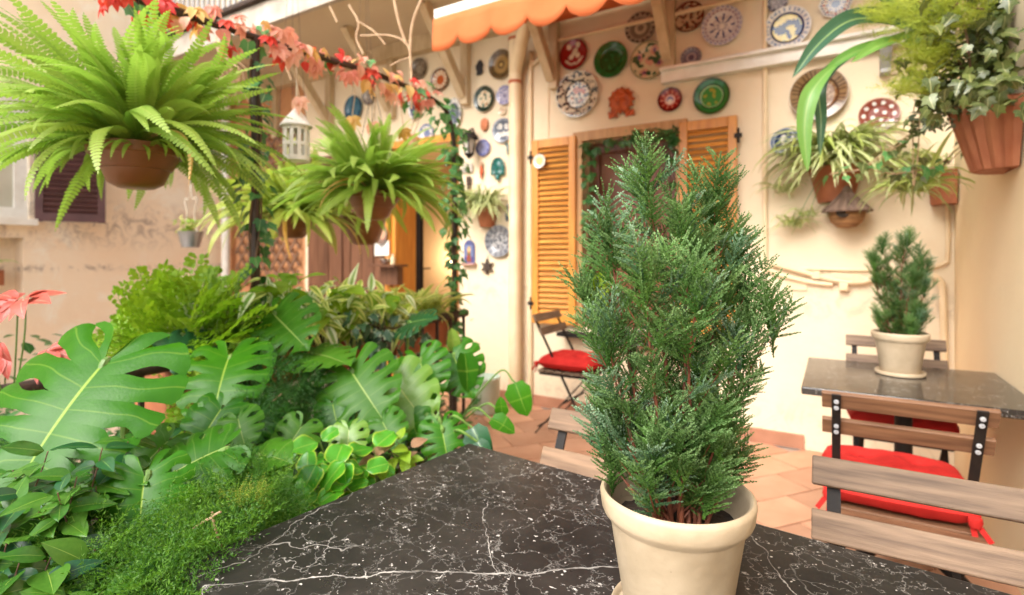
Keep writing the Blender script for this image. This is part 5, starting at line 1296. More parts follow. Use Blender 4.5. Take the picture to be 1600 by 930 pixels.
mons(t, 335, 560, 1.85, .20, (-.5, .3, .4), (-.2, .7, .75), L_dark, rt, .5, 14)
t = thing('monstera_plant', 'monstera with pale deeply fingered leaf in front of the striped plants', 'plant', (-1.62, 1.30, .25)); rt = (-1.62, 1.30, .25)
mons(t, 428, 492, 1.86, .235, (.72, -.38, .58), (-.08, .72, .70), L_monst2, rt, .36, 5, 6, .12, .3)
mons(t, 486, 552, 1.82, .21, (.80, .04, .55), (0, .96, .28), L_monst2, rt, .45, 6)
t = thing('monstera_plant', 'monstera with broad leaves hanging before the middle of the railing', 'plant', (-1.45, 1.45, .25)); rt = (-1.45, 1.45, .25)
mons(t, 549, 581, 1.74, .245, (.60, -.52, .60), (-.12, .62, .77), L_monst2, rt, .45, 7, 6, .12, .35)
mons(t, 618, 598, 1.82, .22, (.64, -.62, .45), (-.15, .60, .78), L_monst3, rt, .55, 8, 5, .12, .35)
t = thing('monstera_plant', 'bright green monstera at the far end of the railing', 'plant', (-1.45, 1.80, .25)); rt = (-1.45, 1.80, .25)
mons(t, 656, 563, 1.98, .195, (.32, -.74, .58), (-.25, .42, .87), L_monst, rt, .40, 9, 6, .12, .35)
mons(t, 708, 556, 2.03, .19, (.45, -.72, .52), (-.05, .50, .86), L_monst, rt, .45, 10, 6, .12, .35)
mons(t, 690, 668, 1.66, .14, (.25, -.75, .6), (.0, .6, .8), L_monst, rt, .35, 11, 5)
mons(t, 640, 505, 2.25, .17, (.5, .2, .4), (.0, .8, .6), L_dark, rt, .40, 12, 6)
for (px, py, d, s, tip, nrm, mat) in ((708, 548, 2.05, .085, (.05, .95, .2), (.5, .2, .85), L_monst3), (726, 552, 2.0, .135, (.18, -.75, .4), (.5, .4, .8), L_monst)):
    put('leaf', blade('leaf', mat, .36, .3, .25, prof=lambda u: min(1, .5 + 1.6*u)*math.sqrt(max(0, 1-u**2.2))), t, frame(at(px, py, d), iv(*tip), iv(*nrm), s))
t = thing('monstera_plant', 'bluish green small monstera beside the far corner of the front table', 'plant', (-1.12, .85, .25)); rt = (-1.12, .85, .25)
mons(t, 402, 712, 1.22, .115, (.75, .25, .5), (-.1, .9, .45), L_monst2, rt, .62, 20, 3, .3, .7)
mons(t, 410, 735, 1.18, .115, (.30, -.75, .55), (-.15, .62, .75), L_monst2, rt, .62, 21, 4, .2, .5)
mons(t, 396, 728, 1.20, .12, (-.75, -.2, .55), (0, .85, .5), L_monst, rt, .6, 22, 4)
t = thing('monstera_plant', 'young monstera with small leaves low in the middle of the bed', 'plant', (-1.35, 1.15, .25)); rt = (-1.35, 1.15, .25)
for k, (px, py, d, s, tip, nrm, mat) in enumerate(((520, 632, 1.68, .12, (.35, -.65, .6), (-.1, .6, .8), L_monst), (598, 660, 1.62, .12, (.5, -.5, .6), (-.2, .65, .75), L_monst2), (470, 668, 1.52, .12, (-.3, -.6, .6), (.15, .65, .75), L_monst2), (425, 640, 1.6, .13, (-.45, -.5, .6), (.1, .7, .7), L_monst), (545, 672, 1.5, .10, (.1, -.7, .6), (.0, .6, .8), L_monst3), (640, 640, 1.78, .12, (.3, -.7, .5), (-.2, .55, .8), L_monst))):
    mons(t, px, py, d, s, tip, nrm, mat, rt, .45, 30 + k, 5, .14, .4, .004)
t = thing('monstera_plant', 'monstera with mid sized leaves between the camellias and the dark fern', 'plant', (-1.30, .85, .25)); rt = (-1.30, .85, .25)
for k, (px, py, d, s, tip, nrm, mat) in enumerate(((300, 735, 1.22, .13, (.2, -.7, .6), (.1, .6, .8), L_monst), (345, 640, 1.45, .15, (-.2, -.6, .65), (.1, .65, .75), L_monst), (262, 690, 1.3, .12, (-.4, -.5, .6), (.1, .7, .7), L_monst2), (440, 775, 1.16, .10, (.3, -.7, .6), (-.1, .6, .8), L_monst), (372, 655, 1.42, .11, (.45, -.5, .6), (.0, .7, .7), L_monst2))):
    mons(t, px, py, d, s, tip, nrm, mat, rt, .45, 40 + k, 5, .14, .4, .004)
heart = lambda u: min(1, .45 + 2.2*u) * math.sqrt(max(0, 1 - u ** 1.9)) + (.10 if u == 0 else 0)
t = thing('heartleaf_plant', 'heart leaved climber reaching over the tiles by the pale tub', 'plant', (-1.25, 1.7, .25))
for (px, py, d, s, tip, nrm, mat) in ((805, 598, 1.85, .115, (.30, -.85, .4), (-.2, .35, .9), L_monst), (768, 655, 1.75, .085, (.85, -.22, .4), (0, .8, .6), L_monst), (785, 648, 1.8, .06, (-.1, .8, .3), (-.1, .4, .9), L_monst), (738, 668, 1.62, .105, (.45, -.7, .55), (-.3, .6, .7), L_dark), (746, 690, 1.58, .07, (.5, -.6, .5), (-.3, .6, .7), L_dark)):
    p = at(px, py, d); put('leaf', blade('leaf', mat, .42, .25, .3, prof=heart), t, frame(p, iv(*tip), iv(*nrm), s))
    mb = MB(); mb.tube(curve([p, p + Vector((-.08, 0, .02)), Vector((-1.3, 1.68, .5)), Vector((-1.25, 1.7, .25))], 20), .0035, 6); mb.obj('petiole', M_stem, t)

# ------------------------------------------------------------ other plants of the bed
def bushy(name, label, cat, centers, meshes, n, size, base, spreadz=.6, seed=0, stemmat=M_bark, tipdir=None, group=None):
    """leaves set alternately along branches that reach given points"""
    random.seed(seed); t = thing(name, label, cat, base, 0, group); per = max(1, n // len(centers))
    for c in centers:
        b = Vector(base) + Vector((U(-.05, .05), U(-.05, .05), 0)); m = b.lerp(c, .55) + Vector((U(-.04, .04), U(-.04, .04), .10)); q = curve([b, m, c], 16)
        mb = MB(); mb.tube(q, [.0035 - .0025*i/(len(q)-1) for i in range(len(q))], 6); mb.obj('branch', stemmat, t)
        d0 = (c - m).normalized()
        for k in range(per):
            f = (k + .5)/per; p = m.lerp(c, .45 + .55*f) if k < per - 2 else c
            a = k*2.4 + U(-.4, .4); s1 = d0.orthogonal().normalized(); s2 = d0.cross(s1)
            o = s1*math.cos(a) + s2*math.sin(a)
            tip = d0*(.25 if k < per - 2 else .6) + o*.9 + Vector((0, 0, -.35)) - F_*.25; nrm = Vector((0, 0, 1))*.8 + d0*.3 - F_*.55 + Vector((U(-.3, .3), U(-.3, .3), 0))
            put('leaf', random.choice(meshes), t, frame(p + o*.006, tip, nrm, size*U(.7, 1.15)))
    return t
cam_l = [blade('leaf', L_camel, U(.29, .35), U(.05, .25), U(.08, .35), wave=U(0, .3), seed=k) for k in range(4)] + [blade('leaf', L_dark, .26, .15, .25)]
C1 = [at(px, py, d) for px, py, d in ((75, 705, 1.0), (120, 745, .95), (160, 700, 1.02), (200, 690, 1.08), (40, 770, .92), (90, 770, .9), (20, 735, 1.0), (150, 760, .98), (215, 735, 1.05), (10, 800, .88), (60, 800, .9), (250, 700, 1.15))]
bushy('camellia_bush', 'glossy camellia bush below the huge monstera leaf', 'shrub', C1, cam_l, 156, .064, (-1.15, .40, .25), seed=4)
C2 = [at(px, py, d) for px, py, d in ((30, 880, .80), (80, 870, .82), (140, 880, .84), (190, 880, .86), (60, 915, .78), (110, 930, .78), (160, 925, .80), (10, 850, .82), (185, 850, .92))]
bushy('camellia_bush', 'low camellia bush at the very foot of the planting by the table corner', 'shrub', C2, cam_l, 117, .068, (-1.0, .22, .25), seed=6)
C3 = [at(px, py, d) for px, py, d in ((260, 690, 1.45), (300, 660, 1.6), (230, 720, 1.3), (330, 740, 1.4), (60, 660, 1.5), (20, 690, 1.35), (300, 780, 1.2))]
bushy('laurel_bush', 'dark leaved laurel in the shade behind the camellias', 'shrub', C3, [cam_l[4], cam_l[1]], 60, .075, (-1.6, .6, .25), seed=9)
berg = [blade('leaf', L_berg, .50, .15, .15, prof=lambda u: math.sqrt(max(0, 1-(2*u-1)**2)) * (.85+.15*u) + .02, wave=.6, seed=k) for k in range(3)]
C4 = [at(px, py, d) for px, py, d in ((500, 690, 1.42), (520, 730, 1.32), (478, 745, 1.30), (555, 715, 1.40), (570, 735, 1.36), (540, 760, 1.28), (500, 770, 1.27), (455, 720, 1.38), (585, 700, 1.45), (470, 775, 1.25))]
t = bushy('bergenia_plant', 'round leaved bergenia with bright scalloped leaves against the front table', 'plant', C4, berg, 50, .068, (-1.05, .98, .25), seed=3, stemmat=M_stem)
C5 = [at(px, py, d) for px, py, d in ((600, 700, 1.5), (620, 690, 1.5), (590, 715, 1.45), (640, 700, 1.5))]
bushy('yellowing_shrub', 'yellowing small shrub between the bergenia and the table corner', 'shrub', C5, [blade('leaf', L_lime, .35, .2, .3), blade('leaf', L_dead, .35, .3, .4)], 22, .045, (-1.05, 1.2, .25), seed=5)
# feathery asparagus ferns
def plumes(name, label, mat, pts, n, L, base, seed=0, up=.5, cat='fern', **k):
    random.seed(seed); t = thing(name, label, cat, base)
    kw = dict(L=1.0, pairs=11, side=(.10, .42), nl=.050, nw=.0055, step=.046, flat=.25, ang=58); kw.update(k)
    ms = [spray_mesh('plume', mat, seed*10 + i, **kw) for i in range(4)]
    for i in range(n):
        c, r = pts[i % len(pts)]; p = c + Vector((U(-1, 1)*r, U(-1, 1)*r, U(-.8, .6)*r))
        d = Vector((U(-1, 1), U(-1, 1), up + U(-.5, .6))) - F_*.35
        put('plume', ms[i % 4], t, frame(p - d.normalized()*L*.4, d, Vector((U(-.5, .5), U(-.5, .5), 1)) - F_*.6, L*U(.65, 1.15)))
    mb = MB()
    for c, r in pts: mb.tube(curve([Vector(base), Vector(base).lerp(c, .6) + Vector((0, 0, .06)), c], 12), .003, 5)
    mb.obj('stem', M_stem, t); return t
plumes('asparagus_fern', 'feathery bright asparagus fern spilling along the left edge of the front table', L_asp, [(at(px, py, d), r) for px, py, d, r in ((330, 815, 1.02, .06), (270, 830, .97, .08), (220, 880, .92, .07), (380, 790, 1.08, .06), (300, 870, .93, .06), (240, 920, .86, .06), (410, 800, 1.12, .05), (190, 920, .86, .05), (280, 915, .86, .05), (350, 760, 1.15, .06))], 190, .17, (-1.05, .55, .25), 2)
plumes('asparagus_fern', 'yellow tipped asparagus fern tuft beside the front table corner', L_aspy, [(at(px, py, d), r) for px, py, d, r in ((372, 785, 1.05, .03), (295, 918, .86, .025), (400, 790, 1.06, .025))], 18, .07, (-1.03, .60, .25), 3)
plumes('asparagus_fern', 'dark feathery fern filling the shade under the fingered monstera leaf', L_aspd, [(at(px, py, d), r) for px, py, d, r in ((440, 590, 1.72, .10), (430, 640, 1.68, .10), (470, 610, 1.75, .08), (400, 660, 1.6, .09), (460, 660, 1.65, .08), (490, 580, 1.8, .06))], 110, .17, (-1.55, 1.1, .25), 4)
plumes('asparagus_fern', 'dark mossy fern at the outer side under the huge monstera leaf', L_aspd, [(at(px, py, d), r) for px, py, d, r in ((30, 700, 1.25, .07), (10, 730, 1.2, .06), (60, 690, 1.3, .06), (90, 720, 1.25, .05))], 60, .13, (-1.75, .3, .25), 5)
# lime maidenhair: many small leaflets
def sprig(name, mat, seed):
    rs = random.Random(seed); V = []; UV = []; F = []
    def leaflet(c, d, s):
        b = len(V); n = Vector((rs.uniform(-.5, .5), rs.uniform(-.5, .5), 1)).normalized(); x = d.cross(n).normalized(); d2 = n.cross(x)
        for dx, dy in ((0, 0), (-.5, .35), (-.55, .8), (-.2, 1.05), (.2, 1.05), (.55, .8), (.5, .35)): V.append(c + (x*dx + d2*dy)*s); UV.append((.5+dx*.5, dy))
        F.append(tuple(range(b, b+7)))
    for k in range(9):
        u = (k+.6)/9; p = Vector((0, u, -.25*u*u))
        for s in (-1, 1):
            L = .34*(1-u*.6)
            for j in range(3):
                q = p + Vector((s*L*(j+.4)/3*1.1, .25*L*(j+.5)/2.5, -.05*j*L)); leaflet(q, Vector((s*rs.uniform(.2, 1), rs.uniform(.2, 1), rs.uniform(-.3, .2))), .105*rs.uniform(.7, 1.2))
    b = len(V); V.extend([Vector((-.006, 0, 0)), Vector((.006, 0, 0)), Vector((.003, 1, -.25)), Vector((-.003, 1, -.25))]); UV.extend([(.9, 0)]*4); F.append((b, b+1, b+2, b+3))
    return mesh_np(name, V, F, mat, uv=UV, smooth=False)
spr = [sprig('sprig', L_lime, k) for k in range(4)]
random.seed(21)
mc = at(290, 500, 1.95); t = thing('maidenhair_fern', 'lime green maidenhair with tiny round leaflets below the zinc bucket', 'fern', (mc.x, mc.y, .9))
for i in range(210):
    px = U(185, 392); e = 1 - ((px - 295)/110)**2; top = 545 - 120*max(0, e)**.6
    py = U(top + 12, 560 if px > 215 else 545); d = 1.95 + U(-.2, .22)
    if 270 < px < 345 and U(0, 1) < .3: py = U(560, 690); d = U(1.7, 1.85)
    p = at(px, py, d); o = (p - Vector((mc.x, mc.y, mc.z - .10))).normalized()
    put('sprig', spr[i % 4], t, frame(p - o*.06, o + Vector((U(-.4, .4), U(-.4, .4), U(-.1, .5))), Vector((U(-.3, .3), U(-.3, .3), 1)) - F_*.5, U(.10, .17)))
mb = MB(); mb.box((mc.x, mc.y, .76), (.24, .24, .26)); bevel(mb.obj('pot', M_terra, t, smooth=False), .02)
# planter troughs on the railing
def planter(label, y, lab_leaf, meshes, n, L, seed, x=-2.02, len_=.42):
    random.seed(seed); t = thing('planter_box', label, 'planter', (x, y, .72))
    mb = MB(); mb.add([(-.075,-len_/2,0),(.075,-len_/2,0),(.09,-len_/2-.015,.17),(-.09,-len_/2-.015,.17),(-.075,len_/2,0),(.075,len_/2,0),(.09,len_/2+.015,.17),(-.09,len_/2+.015,.17)], [(0,1,2,3),(5,4,7,6),(1,5,6,2),(4,0,3,7),(0,4,5,1)]); mb.box((0, 0, .165), (.205, len_+.055, .026)); bevel(mb.obj('trough', M_terra, t, local=True, smooth=False), .006)
    for i in range(n):
        c = Vector((x + U(-.07, .07), y + U(-len_/2, len_/2), .91)); a = U(0, 2*math.pi)
        k = random.randrange(len(meshes)); l = L*U(.6, 1.12)
        put('leaf', meshes[k], t, Matrix.Translation(c) @ Matrix.Rotation(a, 4, 'Z') @ Matrix.Rotation(U(-.5, .5), 4, 'Y') @ Matrix.Scale(l, 4))
    return t
def straps(mat, w, ths): return [strap('leaf', mat, a, b, w, .35, 8, twist=U(-.5, .5)) for a, b in ths]
THS = [(80, -20), (72, -50), (62, -60), (50, -70), (84, 20), (40, -75), (66, -20), (30, -80)]
yv = straps(L_yvar, .070, THS); wv = straps(L_wvar, .068, THS); sp = straps(L_spid, .030, THS); spy = straps(L_spidy, .034, THS)
THD = [(70, -60), (58, -80), (45, -85), (30, -88), (15, -88), (60, -40)]
spd = straps(L_spid, .025, THD) + straps(L_spidy, .025, THD[:3])
tB = planter('terracotta trough of white striped leaves on the railing next to the front post', 1.36, '', wv + yv[:2], 170, .28, 31)
planter('terracotta trough of yellow striped leaves on the middle of the railing', 1.85, '', yv + wv[:2], 230, .25, 32)
tE = planter('terracotta trough of yellow green leaves near the far end of the railing', 2.30, '', yv + spy[:4], 180, .25, 33)
t = thing('croton_plant', 'cream and yellow leaved bush spilling in front of the railing troughs', 'plant', (-1.93, 1.6, .75))
crot = [blade('leaf', L_yvar, .2, .2, .5), blade('leaf', L_wvar, .18, .2, .6), blade('leaf', L_lime, .3, .2, .3)]
random.seed(40)
for i in range(260):
    px = U(395, 650); py = 462 + .12*(px-400) + U(-32, 44); d = 1.95 + (px-400)/240*.50 + U(-.05, .12)
    put('leaf', random.choice(crot), t, frame(at(px, py, d), Vector((U(-1, 1), U(-1, 1), U(-.8, .8))) - F_*.5, Vector((U(-.4, .4), U(-.4, .4), 1)) - F_*.5, U(.06, .12)))
mb = MB()
for k in range(8): mb.tube(curve([(-1.95, 1.35+.12*k, .80), (-1.93, 1.36+.12*k, .9), (-1.90, 1.34+.12*k, 1.0)], 8), .004, 5)
mb.obj('stem', M_stem, t)
p = at(549, 446, 2.55); t = thing('pink_flower', 'single pink bloom among the white striped leaves', 'flower', p)
pet = blade('petal', leafmat('pink_petal', (.75, .10, .22), (.85, .22, .35), rough=.5, transl=.4), .4, .2, .3)
for k in range(7): put('petal', pet, t, Matrix.Translation(p) @ Matrix.Rotation(k*.9, 4, 'Z') @ Matrix.Rotation(rad(35), 4, 'X') @ Matrix.Scale(.04, 4))
mb = MB(); mb.tube(curve([p, p + Vector((0, 0, -.1)), p + Vector((.03, 0, -.25))], 8), .003, 5); mb.obj('stem', M_stem, t)
t = thing('ivy_vine', 'blue green variegated ivy tumbling from the railing trough over the bars', 'ivy', (-1.86, 1.9, .85))
scatter_along(t, ivV, [at(545, 520, 2.2), at(575, 505, 2.3), at(605, 515, 2.35), at(640, 505, 2.45), at(665, 510, 2.5)], 70, .08, .055, stemmat=M_bark)
scatter_along(t, ivV, [at(600, 515, 2.3), at(600, 545, 2.28), at(605, 575, 2.27)], 40, .07, .05, stemmat=M_bark)
# red five fingered leaf at the outer side
t = thing('creeper_shoot', 'shoot with large coral red five fingered leaves in front of the pink wall', 'creeper', at(20, 600, 1.3) - Vector((0, 0, .6)))
redp = palmate(leafmat('coral_leaf', (.42, .055, .04), (.56, .12, .085), vein=(.6, .35, .25), vw=.05, rough=.45, transl=.3), 9)
for px, py, d, s, tip, nrm in ((40, 468, 1.32, .105, (.6, .1, .35), (.1, .8, .6)), (28, 470, 1.34, .10, (-.8, .0, .3), (0, .8, .6)), (0, 535, 1.35, .09, (-.5, -.6, .3), (0, .4, .9)), (75, 548, 1.5, .11, (.5, -.3, .5), (0, .6, .8)), (10, 560, 1.5, .10, (-.5, -.3, .5), (0, .6, .8))):
    p = at(px, py, d); put('leaf', redp, t, frame(p, iv(*tip), iv(*nrm), s))
    mb = MB(); mb.tube(curve([p, p + Vector((-.01, 0, -.10)), at(20, 640, 1.4)], 10), .002, 5); mb.obj('stem', M_stem, t)
# undergrowth and fallen leaves: nobody could count them
random.seed(50)
def scatter_mass(name, label, cat, mat, n, fn, size, w=.28):
    V = np.empty((n*6, 3)); T = np.empty((n*6, 2)); R = np.empty(n*6); base = np.array([(0,0,0),(-w,.35,.05),(-w*.8,.7,.03),(0,1,-.1),(w*.8,.7,.03),(w,.35,.05)])
    for i in range(n):
        p, tip, nr = fn(); M = np.array(frame(p, tip, nr, size*U(.6, 1.2))); V[i*6:i*6+6] = base @ M[:3, :3].T + M[:3, 3]; R[i*6:i*6+6] = U(0, 1)
        T[i*6:i*6+6] = [(.5, 0), (0, .35), (.1, .7), (.5, 1), (.9, .7), (1, .35)]
    F = np.arange(n*6).reshape(-1, 6)
    o = put(name, mesh_np(name, V, F, mat, uv=T, rnd=R, smooth=False)); return tag(o, label, cat, kind='stuff')
def under():
    y = U(-.3, 2.3); x = U(-2.3, bedx(y) - .06); z = .24 + abs(random.gauss(0, .13)); z = min(z, .62)
    return (x, y, z), (U(-1, 1), U(-1, 1), U(-.2, .6)), (U(-.5, .5), U(-.5, .5), 1)
scatter_mass('undergrowth', 'mixed dark undergrowth covering the soil below the larger plants', 'undergrowth', L_dark, 5000, under, .05)
scatter_mass('undergrowth', 'small mid green weeds between the larger plants', 'undergrowth', L_camel, 2600, under, .035)
def fallen():
    y = U(-.3, 2.3)
    return (U(-2.3, bedx(y) - .08), y, U(.25, .30)), (U(-1, 1), U(-1, 1), U(-.2, .2)), (U(-.4, .4), U(-.4, .4), 1)
scatter_mass('leaf_litter', 'brown fallen leaves on the garden bed', 'leaf litter', L_dead, 1500, fallen, .055)
def back(): 
    return (U(-3.6, -2.15), U(.2, 3.2), min(.85, .05 + abs(random.gauss(0, .33)))), (U(-1, 1), U(-1, 1), U(-.2, .8)), (U(-.5, .5), U(-.5, .5), 1)
scatter_mass('undergrowth', 'dense green planting beyond the railing', 'undergrowth', L_ivy, 5200, back, .07)
t = thing('dry_branch', 'bare pale twigs poking out of the dark fern', 'twig', at(330, 720, 1.35))
for pts in ([(326, 730), (362, 690), (400, 650), (440, 615)], [(365, 680), (350, 700)], [(380, 670), (372, 640)]):
    mb = MB(); mb.tube(curve([at(a, b, 1.62) for a, b in pts], 12), .003, 6); mb.obj('branch', M_twig, t)
t = thing('dry_branch', 'thin straw coloured twig standing in the asparagus fern', 'twig', at(345, 850, .95))
for pts in ([(347, 860), (336, 825), (331, 800)], [(333, 808), (318, 815), (300, 828)], [(332, 806), (345, 800)]):
    mb = MB(); mb.tube(curve([at(a, b, .93) for a, b in pts], 10), .0022, 6); mb.obj('branch', M_twig, t)

# ------------------------------------------------------------ plants on the house walls
def tuft(t, c, n, L, meshes, half=None, tilt=.5, seed=0):
    random.seed(seed)
    for i in range(n):
        a = U(0, 2*math.pi)
        if half is not None:
            while (Matrix.Rotation(a, 4, 'Z') @ Vector((0, 1, 0))).dot(half) < -.15: a = U(0, 2*math.pi)
        put('leaf', random.choice(meshes), t, Matrix.Translation(Vector(c) + Vector((U(-.05, .05), U(-.02, .02), U(-.01, .02)))) @ Matrix.Rotation(a, 4, 'Z') @ Matrix.Rotation(U(-tilt, tilt), 4, 'Y') @ Matrix.Scale(L*U(.55, 1.1), 4))
def halfpot(t, c, r, h, wall, mat, ribs=0, flare=.62, name='pot'):
    """half-round wall pot; wall = direction pointing out of the wall"""
    w = Vector(wall); s = Vector((0, 0, 1)).cross(w); V = []; F = []; n = 40; prof = [(flare*.9, -h), (flare, -h*.98), (.9, -h*.2), (.97, -.004), (.99, 0), (.92, 0), (.85, -h*.25)]
    for q, z in prof:
        for j in range(n+1):
            a = math.pi*j/n; m = 1 + (.045*math.cos(ribs*a) if ribs and q < .98 else 0)
            V.append(Vector(c) + s*(math.cos(a)*r*q*m) + w*(math.sin(a)*r*q*m) + Vector((0, 0, z)))
    for i in range(len(prof)-1):
        for j in range(n): F.append((i*(n+1)+j, (i+1)*(n+1)+j, (i+1)*(n+1)+j+1, i*(n+1)+j+1))
    b = len(V); V += [Vector(c) + Vector((0, 0, -h*.95)), Vector(c) + Vector((0, 0, -h*.12))]
    F += [(b, j, j+1) for j in range(n)] + [(b+1, 6*(n+1)+j+1, 6*(n+1)+j) for j in range(n)]
    V += [Vector(c) + s*r*.95, Vector(c) - s*r*.95, Vector(c) - s*r*flare*.95 + Vector((0,0,-h)), Vector(c) + s*r*flare*.95 + Vector((0,0,-h))]; F.append((b+2, b+3, b+4, b+5))
    return put(name, mesh_np(name, V, F, mat, sharp=45), t)
OUT = Vector((0, -1, 0)); OUTX = Vector((-1, 0, 0))
c = on_y(1305, 262, WY-.01); t = thing('wall_planter', 'terracotta wall pot of spider plant above the birdhouse', 'wall planter', c)
halfpot(t, c, .155, .22, OUT, M_terra)
tuft(t, c + OUT*.07, 270, .52, spd, OUT, .5, 61)
for (px, py, n) in ((1225, 300, 14), (1240, 355, 16), (1262, 340, 10)):
    q = on_y(px, py, WY-.10); mb = MB(); mb.tube(curve([c + OUT*.07, (c + OUT*.1).lerp(q, .5) + Vector((0, -.05, .05)), q], 12), .002, 5); mb.obj('runner', M_stem, t); tuft(t, q, n*3, .20, spd, None, .6, px)
c = on_y(762, 325, WY-.01); t = thing('wall_planter', 'dull brown wall pot with drooping grey green spider plant in the plate column', 'wall planter', c)
halfpot(t, c, .11, .17, OUT, M_terra)
tuft(t, c + OUT*.05, 170, .40, spd[:6], OUT, .5, 62)
c = on_x(1490, 268, .59); t = thing('wall_planter', 'small square terracotta wall pot with a spider plant near the corner', 'wall planter', c)
halfpot(t, c, .13, .19, OUTX, M_terra, flare=.8)
tuft(t, c + OUTX*.08, 80, .32, spd, OUTX, .5, 63)
q = at(1428, 300, 2.75); mb = MB(); mb.tube(curve([c + OUTX*.08, q + Vector((0, 0, .08)), q], 10), .002, 5); mb.obj('runner', M_stem, t); tuft(t, q, 110, .30, spd + spy, None, .5, 64)
# big ribbed pot with ivy on the side wall
c = Vector((.592, 2.78, 1.835)); t = thing('wall_planter', 'large ribbed terracotta wall pot overflowing with olive ivy', 'wall planter', c)
halfpot(t, c, .19, .255, OUTX, M_terrastripe, ribs=22, flare=.60)
random.seed(70)
for k in range(9):
    q = [c + OUTX*.1 + Vector((0, U(-.1, .1), 0)), c + OUTX*U(.1, .3) + Vector((0, U(-.3, .3), U(.15, .5))), c + OUTX*U(.1, .4) + Vector((0, U(-.45, .45), U(.1, .7)))]
    mb = MB(); mb.tube(curve(q, 10), .004, 5); mb.obj('stem', M_bark, t)
for i in range(292):
    px = U(1440, 1625) if i % 5 else U(1405, 1625); lo = 165 if px > 1500 else 195 if px < 1470 else 180
    py = U(-50, lo) if i % 4 else U(lo-50, lo+12); d = 2.02 + U(-.22, .28) - (px-1400)/225*.15
    p = at(px, py, d)
    if p.x > .57: p.x = .57 - U(0, .1)
    if p.x < .05 and py > 90: continue
    put('leaf', random.choice(ivO), t, frame(p, Vector((U(-.8, .4), U(-.8, .8), U(-1, .2))), Vector((-.3, U(-.5, .5), .7)) - F_*.6 + Vector((U(-.5, .5), 0, 0)), U(.034, .062)))
def ivin():
    p = at(U(1448, 1645), U(-50, 172), U(2.0, 2.3)); p.x = min(p.x, .57)
    return p, (U(-1, .5), U(-1, 1), U(-1, .3)), (U(-.6, .3), U(-1, .3), .6)
o = scatter_mass('foliage', None, None, L_ivyd, 2200, ivin, .042); o.parent = t; o.matrix_basis = WM(t).inverted()
gcov = [blade('leaf', leafmat('grey_green_cover', (.14, .19, .12), (.22, .27, .17), rough=.6, transl=.2), .3, .2, .3)]
for i in range(60):
    p = at(U(1430, 1500), U(165, 198), 2.15+U(-.1, .1)); put('leaf', gcov[0], t, frame(p, (U(-1, 1), U(-1, 1), U(-.6, .6)), Vector((0, 0, 1)) - F_*.7, .035))
for pts, n in (([(1500, 160), (1440, 200), (1390, 235), (1350, 265), (1300, 272)], 26), ([(1520, 215), (1470, 260), (1400, 272), (1345, 262)], 26), ([(1480, 150), (1430, 105), (1400, 118), (1392, 115)], 12), ([(1432, 165), (1432, 200), (1432, 255), (1430, 290)], 10)):
    q = [at(a, b, 2.2) for a, b in pts]; scatter_along(t, ivL[:1] + ivO[:2], q, n, .035, .045, stemmat=M_twig, stem_r=.0022)
# yellow feathery fern beside it
plumes('asparagus_fern', 'yellow green feathery fern hanging beside the olive ivy', L_aspy, [(at(px, py, d), r) for px, py, d, r in ((1400, 20, 2.1, .10), (1430, 60, 2.0, .09), (1455, 20, 1.98, .10), (1435, 95, 2.0, .05), (1380, 10, 2.15, .08), (1490, 10, 1.95, .08), (1420, 130, 2.0, .04))], 140, .16, at(1470, 60, 2.2), 7, up=-.1)
# strap leaved plant
c = at(1440, 45, 2.2); t = thing('strap_leaf_plant', 'plant with long drooping strap leaves reaching left from the ivy corner', 'plant', c)
def path_leaf(pts, w, mat, wr=None):
    P = curve(pts, 26); V = []; UV = []; F = []; n = len(P)
    for i, p in enumerate(P):
        u = i/(n-1); tg = (P[min(i+1, n-1)] - P[max(i-1, 0)]).normalized(); vv = (EYE - p).normalized() + Vector((0, 0, .5)); sd = tg.cross(vv).normalized(); nr = sd.cross(tg)
        ww = w*(wr(u) if wr else math.sin(math.pi*min(1, .12+.88*u))**.7)
        for k in (-1, -.5, 0, .5, 1): V.append(p + sd*k*ww + nr*abs(k)*ww*.35); UV.append((.5+.5*k, u))
    for i in range(n-1):
        for k in range(4): a = i*5+k; F.append((a, a+1, a+6, a+5))
    return put('leaf', mesh_np('leaf', V, F, mat, uv=UV), t)
D = 2.2
path_leaf([c, at(1390, 30, D), at(1330, 32, D-.05), at(1280, 68, D-.1), at(1238, 122, D-.12)], .044, L_strapd)
path_leaf([c, at(1400, 62, D), at(1345, 78, D-.08), at(1305, 100, D-.1), at(1278, 132, D-.12)], .024, L_strap)
path_leaf([at(1308, 100, D-.1), at(1288, 118, D-.13), at(1266, 150, D-.15), at(1257, 200, D-.15), at(1262, 268, D-.15)], .034, L_strap, lambda u: min(1, .2+1.6*u)*(1-u**4)**.7+.01)
path_leaf([at(1330, 85, D-.03), at(1295, 112, D-.05), at(1280, 140, D-.08), at(1283, 190, D-.08), at(1281, 245, D-.08)], .026, L_strapd)
path_leaf([c, at(1410, 15, D), at(1385, -8, D), at(1350, -20, D)], .05, L_strapd)
path_leaf([c, at(1420, 75, D), at(1400, 66, D-.1), at(1372, 72, D-.2), at(1330, 98, D-.25)], .035, L_strap)
